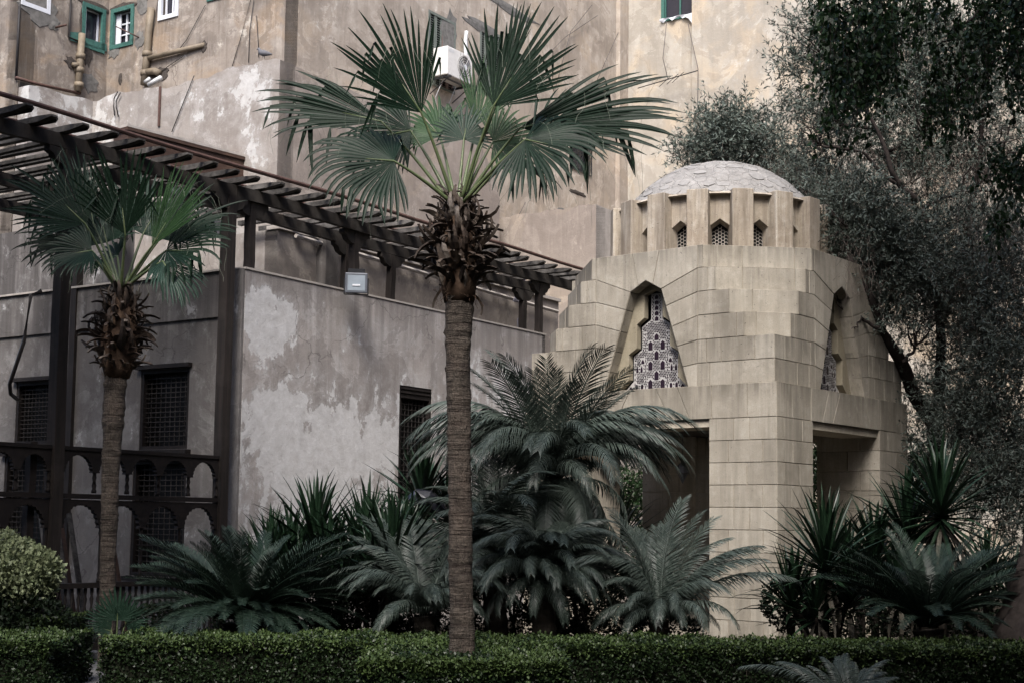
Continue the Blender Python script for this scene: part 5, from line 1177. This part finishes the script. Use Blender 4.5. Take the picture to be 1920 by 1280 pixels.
# ---- yuccas: rosettes of sword leaves
def sword(seed, mat, sag=.12, wid=.024):
    r = random.Random(seed); K = 7; V, F = [], []; p = V3(0, 0, 0); a = .0; s_ = sag * r.uniform(.3, 1.6)
    for k in range(K):
        t = k / (K - 1); w = wid * (np.interp(t, [0, .12, .45, .8, 1], [.9, .75, 1., .55, .03])); up = V3(0, -math.sin(a), math.cos(a))
        V += [p + V3(-w, 0, 0) + up * w * .45, p - up * w * .0, p + V3(w, 0, 0) + up * w * .45]
        p = p + V3(0, math.cos(a), math.sin(a)) / (K - 1); a -= s_ * t * .9
    for k in range(K - 1): F += [(k * 3, k * 3 + 1, k * 3 + 4, k * 3 + 3), (k * 3 + 1, k * 3 + 2, k * 3 + 5, k * 3 + 4)]
    return mesh_from('leaf', V, F, M[mat])
SW = [sword(i, 'yuc', .06 + .1 * (i % 3), .026) for i in range(6)]; SD = [sword(20 + i, 'yuc_d', .5, .024) for i in range(3)]
def yucca(px, py, Y, heads, label, seed=0, group=None, name='yucca'):
    """heads: (px, py, dY, leaf length in m, count, el min deg, dead count)"""
    c = at(px, py, Y); loc = V3(c[0], c[1], 0); root = thing(name, loc, label, 'yucca', group); r = random.Random(seed); tot = sum(h[4] + h[6] for h in heads); G = Acc()
    for hi, (hx, hy, dy, L, cnt, emin, dead) in enumerate(heads):
        b = at(hx, hy, Y + dy); g = MB(); g.tube([V3(loc[0] + (b[0] - loc[0]) * .5, loc[1] + (b[1] - loc[1]) * .5, 0), (V3(loc[0], loc[1], 0) + b * V3(1, 1, 0)) / 2 + Z * b[2] * .5, b], [.05, .045, .035], 8); g.build('stem', M['cyctrunk'], root, True)
        for i in range(cnt + dead):
            isd = i >= cnt; f = (i + .5) / cnt if not isd else r.random(); az = i * 2.39996 + r.uniform(-.2, .2)
            el = math.radians(86 - (86 - emin) * f ** 1.15 + r.uniform(-6, 6)) if not isd else math.radians(r.uniform(-75, -35))
            h = V3(math.cos(az), math.sin(az), 0); y = h * math.cos(el) + Z * math.sin(el); zz = Z * math.cos(el) - h * math.sin(el)
            o = bpy.data.objects.new('leaf', (SD if isd else SW)[r.randrange(3 if isd else 6)]); link(o, root); LL = L * r.uniform(.78, 1.1) * (.8 if isd else (1 - .15 * (1 - f)))
            q = b + Z * (-.22 * f if not isd else -.28) * L + h * .03 - loc
            orient(o, q, y, zz, (r.uniform(.85, 1.25) * (1.2 if isd else 1), LL, 1))
yucca(520, 1130, 16.5, [(505, 1060, -.2, .8, 52, 35, 0), (470, 1095, .0, .75, 44, 35, 0), (545, 1055, .0, .85, 54, 35, 0), (560, 1100, -.4, .75, 46, 25, 2)], 'clump of upright green yuccas at the left end of the bed by the flaking wall', 1)
yucca(610, 1130, 16.5, [(592, 1000, .1, .88, 64, 12, 0), (620, 1060, -.2, .85, 52, 30, 0), (660, 1065, -.1, .85, 50, 25, 3), (640, 1110, -.5, .75, 46, 15, 0)], 'tall pointed yucca standing highest in the clump before the flaking wall', 21)
yucca(720, 1130, 16.1, [(735, 1050, -.6, .95, 80, 0, 5), (690, 1020, .2, .92, 60, 25, 2), (760, 1030, .1, .92, 60, 20, 0), (700, 1090, -.5, .8, 46, 10, 0)], 'green yucca with long sword leaves between the wall window and the low cycad', 2)
yucca(800, 1100, 17.2, [(792, 930, 0, .88, 84, -35, 4), (840, 960, .2, .8, 50, -20, 0)], 'dark yucca rosette in front of the lattice window of the long wall', 3)
yucca(1150, 1180, 22.6, [(1160, 1000, 0, 1.0, 60, 0, 0), (1120, 1010, 0, .95, 40, 0, 0)], 'bright yucca seen through the pavilion opening behind the cycad', 4)
yucca(1545, 1150, 15.6, [(1548, 1045, -.2, .92, 96, -20, 14), (1485, 1120, 0, .75, 50, -5, 4), (1530, 1140, -.3, .6, 44, -20, 5), (1590, 1120, -.2, .7, 48, -10, 3)], 'large yucca in front of the right pier of the pavilion', 5)
yucca(1765, 1150, 16.4, [(1764, 945, .0, 1.0, 110, -40, 20), (1700, 990, .4, .9, 70, 0, 0)], 'tallest yucca with dry hanging leaves right of the pavilion', 6)
yucca(1640, 1150, 16.6, [(1640, 1040, .1, .85, 66, 0, 0), (1590, 1060, .2, .8, 50, 10, 0), (1685, 1090, -.2, .75, 54, -10, 4)], 'green yuccas filling the bed between the two big yuccas on the right', 7)
yucca(1850, 1150, 17.0, [(1850, 1080, .0, .75, 60, -5, 0), (1900, 1110, .2, .7, 46, 0, 0), (1800, 1120, .0, .7, 46, 0, 0)], 'dark yucca at the far right beside the thick trunk', 8)
# bulky black plastic bag like object in the yuccas
G = MB(); bc = at(800, 945, 17.0); rr = random.Random(5); pts = [bc + V3(-.22, 0, .06), bc + V3(-.12, -.02, .10), bc + V3(.02, -.03, .06), bc + V3(.14, 0, -.02), bc + V3(.24, 0, -.12)]
G.tube(pts, [.02, .09, .12, .1, .03], 9); V = np.concatenate(G.V); V = V + np.random.default_rng(3).normal(0, .012, V.shape); tag(part('plastic_bag', V, G.F, M['bag'], None), 'crumpled dark plastic bag caught among the yucca leaves', 'bag')

# ---- hedges and leafy masses
def hedge(name, x0, x1, y0, y1, z1, n, label, mat='hedge', cat='hedge', leaf=.037, seed=0, z0=0., rot=0.):
    c = V3((x0 + x1) / 2, (y0 + y1) / 2, 0); root = thing(name, c, label, cat); r = np.random.default_rng(seed)
    G = MB(); G.box(V3(c[0], c[1], (z0 + z1) / 2 - .012), V3(1, 0, 0), V3(0, 1, 0), Z, (x1 - x0) / 2 - .05, (y1 - y0) / 2 - .05, (z1 - z0) / 2 - .03); G.build('dark_core', M['hedge_in'], root)
    hx, hy, hz = (x1 - x0) / 2, (y1 - y0) / 2, (z1 - z0); A_ = np.array([4 * hx * hy * 1.3, 2 * hx * hz * 1.5, 2 * hy * hz, 2 * hy * hz]); pr_ = A_ / A_.sum(); f = r.choice(4, n, p=pr_)
    u, v = r.uniform(-1, 1, n), r.uniform(0, 1, n); P = np.zeros((n, 3)); N_ = np.zeros((n, 3)); dep = np.abs(r.normal(0, .022, n))
    bump_ = lambda a, b: .026 * np.sin(a * 3.1 + seed) * np.sin(b * 4.3 + a) + .014 * np.sin(a * 11.7 + b * 3) + .009 * np.sin(a * 29 + b * 13)
    for k, (nx, ny, nz) in enumerate(((0, 0, 1), (0, -1, 0), (-1, 0, 0), (1, 0, 0))):
        m = f == k; a, b = u[m], v[m]
        if k == 0: P[m] = np.stack([a * hx, (b * 2 - 1) * hy, hz + bump_(a * hx, b * hy) - dep[m] + (r.random(m.sum()) < .04) * r.uniform(0, .05, m.sum())], 1)
        elif k == 1: P[m] = np.stack([a * hx, -hy + dep[m] + bump_(a * hx, b * hz * 3), b * hz], 1)
        else: P[m] = np.stack([nx * (hx - dep[m] + bump_(a * hy, b * 2)), a * hy, b * hz], 1)
        N_[m] = (nx, ny, nz)
    P = P + c + V3(0, 0, z0); d = nrm(r.normal(0, 1, (n, 3)) * V3(1, 1, .7) + N_ * .55 + V3(0, 0, .25)); nn = nrm(N_ * 1. + r.normal(0, .55, (n, 3)))
    L = leaf * r.uniform(.6, 1.2, n); V, F = leaf_cards(P, d, nn, L, L * .3); part('foliage', V, F, M[mat], root, kind='stuff')
    bt = MB()
    for q in range(int(10 * hx)):
        x = r.uniform(-hx, hx); y = -hy + .01; zq = hz * r.uniform(.2, 1.0); b_ = c + V3(x, y, zq + z0); bt.tube([b_ + V3(0, .06, -.05), b_, b_ + V3(r.uniform(-.05, .05), r.uniform(-.05, .01), r.uniform(.03, .10))], [.003, .0025, .0015], 4)
    bt.build('stray_twig', M['twig'], root, kind='stuff')
    k = int(n * .30); P = np.stack([r.uniform(-1, 1, k) * hx, r.uniform(-1, 1, k) * hy, hz + .008 + np.abs(r.normal(0, .012, k))], 1); P[:, 2] += bump_(P[:, 0], P[:, 1]); P += c + V3(0, 0, z0); e = r.random(k) < .3  # lighter leaves strewn along the top, skylight put into their colour
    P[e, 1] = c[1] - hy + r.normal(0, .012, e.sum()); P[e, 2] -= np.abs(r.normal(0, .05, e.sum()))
    V, F = leaf_cards(P, nrm(r.normal(0, 1, (k, 3)) + V3(0, -.2, .7)), nrm(r.normal(0, .6, (k, 3)) + Z), leaf * r.uniform(.6, 1.2, k), leaf * .28); part('skylit_shoots', V, F, M['skylit_shoot'], root, kind='stuff'); return root
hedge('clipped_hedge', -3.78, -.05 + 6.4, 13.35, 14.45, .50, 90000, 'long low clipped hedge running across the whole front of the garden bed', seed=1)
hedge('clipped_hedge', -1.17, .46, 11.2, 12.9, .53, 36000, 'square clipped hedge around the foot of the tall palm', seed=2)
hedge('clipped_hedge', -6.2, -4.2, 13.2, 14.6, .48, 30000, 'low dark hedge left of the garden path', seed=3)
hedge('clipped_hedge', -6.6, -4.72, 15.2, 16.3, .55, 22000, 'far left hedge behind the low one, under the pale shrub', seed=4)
def bush(name, blobs, n, label, mat, leaf, cat='shrub', seed=0, wid=.3, group=None):
    """blobs: centre, radii"""
    c0_ = np.mean([b[0] for b in blobs], 0); root = thing(name, c0_ * V3(1, 1, 0), label, cat, group); r = np.random.default_rng(seed); vol = np.array([b[1][0] * b[1][2] for b in blobs]); V_, F_ = Acc(), 0
    idx = r.choice(len(blobs), n, p=vol / vol.sum()); C_ = np.array([b[0] for b in blobs])[idx]; R_ = np.array([b[1] for b in blobs])[idx]; d = rdir(n, r); rad = 1 - np.abs(r.normal(0, .13, n)); lump = 1 + .10 * np.sin(d[:, 0] * 9 + idx) * np.sin(d[:, 2] * 8) + .05 * np.sin(d[:, 0] * 23) * np.sin(d[:, 2] * 19 + d[:, 1] * 21)
    P = C_ + d * R_ * (rad * lump)[:, None]; dd = nrm(d * .8 + r.normal(0, .6, (n, 3)) + V3(0, 0, .3)); L = leaf * r.uniform(.6, 1.25, n)
    V, F = leaf_cards(P, dd, nrm(d + r.normal(0, .5, (n, 3))), L, L * wid); part('foliage', V, F, M[mat], root, kind='stuff')
    G = MB()
    for b in blobs[:3]:
        for q in range(3): G.tube([V3(b[0][0] + .04 * q, b[0][1], 0), b[0] * V3(1, 1, .5) + V3(.02 * q, 0, 0), b[0] + V3(r.uniform(-.3, .3) * b[1][0], 0, b[1][2] * .4)], [.03, .022, .01], 6)
    G.build('stems', M['tbark'], root, kind='stuff'); return root
Yv = 15.4
bush('variegated_shrub', [(at(34, 1080, Yv), (.44, .4, .34)), (at(0, 1070, Yv), (.5, .4, .4)), (at(72, 1072, Yv), (.22, .3, .26)), (at(-60, 1080, Yv), (.5, .4, .4))], 15000, 'rounded shrub with pale cream edged leaves at the far left', 'var', .055, seed=1, wid=.3)
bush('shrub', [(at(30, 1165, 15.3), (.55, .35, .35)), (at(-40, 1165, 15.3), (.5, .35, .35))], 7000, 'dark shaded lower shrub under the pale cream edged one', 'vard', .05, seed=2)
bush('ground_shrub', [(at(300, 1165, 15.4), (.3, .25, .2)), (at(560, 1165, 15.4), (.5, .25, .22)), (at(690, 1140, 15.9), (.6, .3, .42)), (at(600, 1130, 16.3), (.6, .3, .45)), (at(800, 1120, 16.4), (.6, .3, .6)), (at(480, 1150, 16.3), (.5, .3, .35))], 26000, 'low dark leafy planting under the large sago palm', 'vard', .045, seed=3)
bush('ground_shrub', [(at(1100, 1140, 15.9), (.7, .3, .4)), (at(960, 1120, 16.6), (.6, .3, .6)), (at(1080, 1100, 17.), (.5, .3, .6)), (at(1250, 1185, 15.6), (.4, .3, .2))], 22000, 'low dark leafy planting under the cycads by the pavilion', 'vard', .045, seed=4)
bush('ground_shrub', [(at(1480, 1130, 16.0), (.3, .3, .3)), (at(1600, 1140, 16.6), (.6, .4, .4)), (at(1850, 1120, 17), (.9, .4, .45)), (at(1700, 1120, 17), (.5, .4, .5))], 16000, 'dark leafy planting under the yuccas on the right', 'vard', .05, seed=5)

# ---- trees: drooping twigs set with narrow leaves
def tree_crown(root, blobs, per, mat, leaf, seed, twl=.26, nl=13, wid=.13, droop=.25, name='crown'):
    r = np.random.default_rng(seed); acc = Acc(); tw = Acc()
    for (px, py, rx, ry, Y, rd, dens) in blobs:
        c = at(px, py, Y); sc_ = Y / FPX; R_ = V3(rx * sc_, rd, ry * sc_); n = int(per * dens * rx * ry / 6000.)
        # clumps inside the blob, so that light and gaps come through
        nc = max(3, n // 16); cd = rdir(nc, r); cc_ = c + cd * R_ * (r.random(nc) ** .45)[:, None]; ci = r.integers(0, nc, n)
        b = cc_[ci] + r.normal(0, 1, (n, 3)) * .17
        d = nrm(nrm(b - c - V3(0, 0, -.2)) * .8 + r.normal(0, .55, (n, 3)) + V3(0, 0, .35)); K = 6; Q = np.zeros((n, K, 3)); Q[:, 0] = b; L = twl * r.uniform(.6, 1.5, n)
        for k in range(1, K): d = nrm(d + V3(0, 0, -droop) * k / K + r.normal(0, .1, (n, 3))); Q[:, k] = Q[:, k - 1] + d * (L / (K - 1))[:, None]
        V, F = ribbons(Q, np.full((n, K), .0022), np.broadcast_to(nrm(V3(1, .3, .1)), Q.shape)); tw.add(V, F)
        t = r.random((n, nl)) * .95 + .05; kf = t * (K - 1); k0 = np.minimum(kf.astype(int), K - 2); fr_ = (kf - k0)[..., None]; ii = np.arange(n)[:, None]
        B_ = Q[ii, k0] * (1 - fr_) + Q[ii, k0 + 1] * fr_; T_ = nrm(Q[ii, k0 + 1] - Q[ii, k0]); B_ = B_.reshape(-1, 3); T_ = T_.reshape(-1, 3); m = len(B_)
        dd = nrm(T_ * .75 + r.normal(0, .55, (m, 3))); nn = nrm(r.normal(0, .6, (m, 3)) + V3(0, -.2, .8)); Ll = leaf * r.uniform(.6, 1.25, m)
        V, F = leaf_cards(B_, dd, nn, Ll, Ll * wid); acc.add(V, F)
    acc.build(name, M[mat], root, kind='stuff'); tw.build('twigs', M['twig'], root, kind='stuff')
def limb(parent, pts, r0, r1, name='limb', raw=False):
    P = [at(*p) if (not raw and p[2] > 3) else p for p in pts]; P = np.array(P); K = 18; t = np.linspace(0, 1, len(P)); tt = np.linspace(0, 1, K)
    Q = np.stack([np.interp(tt, t, P[:, i]) for i in range(3)], 1); Q[1:-1] = (Q[:-2] + 2 * Q[1:-1] + Q[2:]) / 4; Q += np.stack([np.sin(tt * 19) * .015, 0 * tt, np.cos(tt * 23) * .012], 1)
    G = MB(); G.tube(list(Q), list(np.linspace(r0, r1, K)), 9); return G.build(name, M['tbark'], parent, True)
T1 = thing('olive_tree', at(1758, 1150, 21.5) * V3(1, 1, 0), 'large grey leaved tree with a dark forked trunk right of the pavilion', 'tree')
trk = limb(T1, [(*at(1756, 1000, 21.5)[:2], 0.), (1756, 960, 21.5), (1755, 860, 21.5), (1753, 790, 21.5)], .15, .12, 'trunk')
limb(trk, [(1753, 800, 21.5), (1715, 740, 21.3), (1692, 680, 21.), (1650, 618, 20.6), (1632, 560, 20.3), (1590, 480, 20)], .12, .05)
limb(trk, [(1755, 800, 21.5), (1765, 700, 21.6), (1762, 600, 21.6), (1755, 480, 21.5), (1730, 390, 21.4)], .09, .05)
limb(trk, [(1720, 380, 21.4), (1690, 350, 21.3), (1668, 320, 21.2), (1665, 285, 21.2), (1640, 240, 21.2), (1600, 150, 21.2)], .055, .02)
limb(trk, [(1690, 350, 21.3), (1650, 325, 21.2), (1625, 290, 21.1), (1600, 280, 21)], .035, .015)
limb(trk, [(1765, 600, 21.6), (1800, 500, 21.8), (1830, 350, 22), (1850, 150, 22)], .08, .03)
rb = random.Random(12)
for (sx_, sy_, ex, ey, Yb) in ((1600, 150, 1500, 60, 21.8), (1640, 240, 1540, 200, 21.6), (1665, 285, 1760, 180, 21.8), (1730, 390, 1860, 330, 21.6), (1755, 480, 1880, 470, 21.0), (1650, 618, 1600, 560, 20.2), (1692, 680, 1760, 600, 20.6), (1765, 700, 1860, 640, 20.8), (1590, 480, 1560, 400, 20.2), (1600, 280, 1500, 240, 21.4), (1830, 350, 1900, 220, 21.8), (1755, 860, 1860, 760, 20.6), (1850, 150, 1800, 30, 22), (1600, 150, 1640, 20, 21.8)):
    mx, my = (sx_ + ex) / 2 + rb.uniform(-18, 18), (sy_ + ey) / 2 + rb.uniform(-18, 18)
    limb(trk, [(sx_, sy_, Yb), (mx, my, Yb - .1), (ex, ey, Yb - .2)], .032, .008, 'bough')
    for q in range(3): limb(trk, [(mx, my, Yb - .1), ((mx + ex) / 2 + rb.uniform(-40, 40), (my + ey) / 2 + rb.uniform(-40, 40), Yb - .3), (ex + rb.uniform(-60, 60), ey + rb.uniform(-60, 60), Yb - .4)], .014, .004, 'bough')
tree_crown(T1, [(1545, 130, 75, 120, 22, .6, .55), (1530, 60, 50, 60, 22, .5, .35), (1600, 250, 95, 90, 22, .7, .5), (1680, 150, 110, 130, 22.5, 1, .5), (1800, 200, 140, 180, 22.5, 1.1, .65), (1480, 240, 40, 30, 22, .5, .5),
    (1600, 430, 75, 90, 20.6, .7, 1.35), (1680, 500, 90, 90, 20.5, .8, 1.25), (1570, 400, 50, 45, 20.8, .6, 1.0), (1800, 480, 120, 110, 21.5, 1, .8), (1660, 590, 60, 45, 20.8, .6, .8), (1870, 560, 80, 110, 20.5, 1, .9),
    (1850, 700, 90, 90, 20.2, .9, .75), (1740, 640, 60, 50, 21.8, .7, .3), (1830, 820, 100, 90, 20.5, .9, 1.1), (1770, 760, 40, 60, 20.9, .5, .6), (1880, 930, 70, 90, 19.8, .7, 1.1), (1710, 330, 90, 60, 22, .8, .5), (1690, 820, 30, 60, 22.5, .5, .5)], 950, 'olive', .075, 1)
T2 = thing('olive_tree', at(1400, 1000, 26.5) * V3(1, 1, 0), 'small grey leaved tree rising behind the pavilion dome', 'tree')
trk = limb(T2, [(*at(1420, 900, 26.5)[:2], 0.), (1420, 700, 26.5), (1410, 500, 26.5), (1400, 330, 26.5)], .12, .05, 'trunk')
limb(trk, [(1410, 450, 26.5), (1460, 370, 26.3), (1500, 350, 26)], .05, .02)
tree_crown(T2, [(1370, 265, 62, 52, 26, .8, 1.35), (1325, 285, 48, 30, 26, .7, 1.2), (1420, 300, 60, 45, 26, .8, 1.2), (1475, 340, 55, 35, 25.6, .7, 1.2), (1520, 365, 45, 40, 25, .7, 1.2), (1380, 225, 12, 40, 26, .3, .8), (1330, 235, 18, 25, 26, .3, .7), (1500, 300, 20, 30, 25.8, .4, .5), (1290, 300, 20, 15, 26, .4, .8)], 1250, 'olive', .085, 2)
# far garden seen through the pavilion and under the tree
T3 = thing('garden_tree', at(1560, 1000, 27) * V3(1, 1, 0), 'dark leafy tree seen through the right opening of the pavilion', 'tree')
limb(T3, [(*at(1560, 1000, 27)[:2], 0.), (1560, 950, 27), (1562, 860, 27), (1565, 800, 27)], .12, .05, 'trunk')
tree_crown(T3, [(1545, 900, 60, 110, 26.5, 1, 1.2), (1160, 960, 90, 90, 27, 1, .9), (1700, 900, 70, 90, 25, .9, 1.1), (1620, 960, 80, 80, 26, .9, 1.0)], 700, 'broad', .08, 3, wid=.25)
# brown hanging dead twigs
def strands(root, areas, seed, mat='twig', w=.0032, name='hanging_twigs'):
    r = np.random.default_rng(seed); acc = Acc()
    for (x0, x1, y0, y1, Y, n, ln) in areas:
        b = np.array([at(r.uniform(x0, x1), r.uniform(y0, y1), Y + r.uniform(-.7, .7)) for _ in range(n)]); K = 9; Q = np.zeros((n, K, 3)); Q[:, 0] = b; d = nrm(r.normal(0, .8, (n, 3)) + V3(0, 0, .2)); L = ln * r.uniform(.5, 1.4, n)
        for k in range(1, K): d = nrm(d + V3(0, 0, -.38) + r.normal(0, .16, (n, 3))); Q[:, k] = Q[:, k - 1] + d * (L / (K - 1))[:, None]
        V, F = ribbons(Q, np.full((n, K), w) * np.linspace(1, .4, K)[None], np.broadcast_to(nrm(V3(1, .3, .1)), Q.shape)); acc.add(V, F)
    acc.build(name, M[mat], root, kind='stuff')
strands(T1, [(1600, 1920, 260, 560, 22.3, 3000, .75), (1720, 1920, 0, 300, 23, 900, .7), (1440, 1560, 300, 380, 24, 250, .5), (1680, 1920, 560, 800, 22.5, 1200, .6), (1560, 1640, 440, 560, 20, 150, .4), (1790, 1920, 400, 620, 20.6, 700, .6)], 5)
# thick leaning trunk at the right edge
T4 = thing('thick_tree', at(1920, 1150, 13.8) * V3(1, 1, 0), 'thick dark leaning trunk cut by the right edge of the view', 'tree')
rt = random.Random(4); q0, q1, q2 = at(1925, 1260, 14.6), at(1950, 1110, 14.65), at(2010, 930, 15.); V, F = [], []; NN = 34
for i in range(26):
    t_ = i / 25; c_ = q0 * (1 - t_) ** 2 + 2 * q1 * t_ * (1 - t_) + q2 * t_ ** 2; R_ = .40 - .12 * t_
    for k in range(NN):
        a = 2 * math.pi * k / NN; rr = R_ * (1 + .07 * math.sin(a * 9 + 3 * math.sin(t_ * 9)) + .04 * math.sin(a * 17 + t_ * 14) + rt.uniform(-.015, .015)); V.append(c_ + V3(math.cos(a) * rr, math.sin(a) * rr, -.12 * math.cos(a) * rr))
for i in range(25):
    for k in range(NN): F.append((i * NN + k, i * NN + (k + 1) % NN, (i + 1) * NN + (k + 1) % NN, (i + 1) * NN + k))
part('trunk', V, F, M['tbark'], T4, smooth=True)
# broad leaved branch hanging into the top right of the view, in front
BR = thing('overhanging_branch', at(1850, -60, 9.3), 'dark broad leaved branch hanging down into the upper right corner', 'branch')
r = np.random.default_rng(77); acc = Acc(); tw = Acc(); Q_ = []
sp_list = []
def stn(x0, x1, y0, yb0, yb1, n, Y=9.2):
    for _ in range(n): sp_list.append((r.uniform(x0, x1), r.uniform(*y0) if isinstance(y0, tuple) else y0, r.uniform(yb0, yb1), Y + r.uniform(-.7, .7)))
stn(1530, 1680, (-60, 40), 60, 215, 60); stn(1560, 1640, (60, 130), 190, 285, 22); stn(1610, 1670, (0, 150), 150, 215, 14); stn(1680, 1770, (-60, -20), 20, 110, 18); stn(1740, 1830, (60, 190), 200, 300, 22)
stn(1820, 1935, (-60, 60), 60, 260, 40); stn(1775, 1860, (-30, 60), 60, 160, 16); stn(1850, 1935, (260, 330), 330, 430, 24); stn(1855, 1890, (380, 420), 430, 490, 6); stn(1690, 1760, (-40, 60), 60, 130, 8); stn(1540, 1600, (180, 210), 230, 300, 5)
for (x, y0, yb, Y) in sp_list:
    a = at(x, y0, Y); b = at(x + r.uniform(-25, 25), max(yb, y0 + 25), Y + r.uniform(-.15, .15)); K = 8; Q = np.array([a * (1 - t) + b * t + r.normal(0, .012, 3) + V3(0, 0, .05 * math.sin(t * 3.1)) for t in np.linspace(0, 1, K)]); Ln = np.linalg.norm(b - a)
    V, F = ribbons(Q[None], np.full((1, K), .002), np.broadcast_to(V3(1, 0, 0), (1, K, 3))); tw.add(V, F)
    n = max(6, int(Ln / .0115)); t = r.random(n) * (K - 1); k0 = np.minimum(t.astype(int), K - 2); f_ = (t - k0)[:, None]; B_ = Q[k0] * (1 - f_) + Q[k0 + 1] * f_ + r.normal(0, .02, (n, 3)); d = nrm(r.normal(0, .6, (n, 3)) + V3(0, 0, -.75)); L = r.uniform(.028, .062, n)
    V, F = leaf_cards(B_, d, nrm(r.normal(0, .7, (n, 3)) + V3(0, -.5, .5)), L, L * .27, .1); acc.add(V, F)
acc.build('foliage', M['broad'], BR, kind='stuff'); tw.build('twigs', M['tbark'], BR, kind='stuff')
limb(BR, [(1960, -40, 9.4), (1830, 20, 9.3), (1790, 70, 9.2), (1745, 95, 9.2)], .012, .004); limb(BR, [(1960, 60, 9.3), (1850, 130, 9.2), (1790, 170, 9.2), (1760, 190, 9.2)], .012, .004); limb(BR, [(1900, -60, 9.4), (1700, -30, 9.3), (1580, 20, 9.2)], .014, .005)

# the tree that branch belongs to: unseen, its crown shaped to shade the garden
TB = thing('unseen_shade_tree', (5.2, 4.5, 0), 'broad unseen tree whose crown is spread to shade the garden and walls', 'tree')
limb(TB, [(5.4, 3.0, 0.), (5.5, 3.1, 1.6), (5.2, 3.6, 2.8), (4.6, 4.2, 4.6), (3.6, 5.0, 6.5)], .28, .14, 'trunk', True)
limb(TB, [(5.2, 3.6, 2.95), (6.4, 5.5, 5.), (7.0, 7.5, 6.8)], .14, .07, raw=True); limb(TB, [(4.4, 4.4, 4.9), (1.5, 5, 6.6), (-1.5, 5.5, 7.6)], .12, .05, raw=True)
r = np.random.default_rng(91); n = 60000; ctrs = np.stack([r.uniform(1, 12, 150), r.uniform(-1, 8, 150), r.uniform(6.6, 9.8, 150)], 1)
P = ctrs[r.integers(0, 150, n)] + r.normal(0, 1, (n, 3)) * V3(.65, .65, .35); P = P[(P[:, 2] - EYE) / np.maximum(P[:, 1], .5) > .56]
c2 = np.concatenate([np.stack([r.uniform(4.3, 11, 110), r.uniform(11, 16.5, 110), r.uniform(8.6, 12.5, 110)], 1), np.stack([r.uniform(-11, -5.2, 70), r.uniform(8, 13, 70), r.uniform(7.5, 11.5, 70)], 1), np.stack([r.uniform(6.5, 10, 60), r.uniform(6, 13, 60), r.uniform(3.5, 8, 60)], 1)])  # leaf masses added out of view to shade pavilion side, porch and right bed
P2 = c2[r.integers(0, 240, 90000)] + r.normal(0, 1, (90000, 3)) * V3(.6, .6, .4); keep = ((P2[:, 2] - EYE) / np.maximum(P2[:, 1], .5) > .45) | (P2[:, 0] > np.maximum(P2[:, 1], 0) * .42 + .6); P = np.concatenate([P, P2[keep]]); n = len(P)
V, F = leaf_cards(P, nrm(r.normal(0, 1, (n, 3)) + V3(0, 0, -.3)), nrm(r.normal(0, .5, (n, 3)) + Z), np.full(n, .13), .042); part('crown', V, F, M['broad'], TB, kind='stuff')
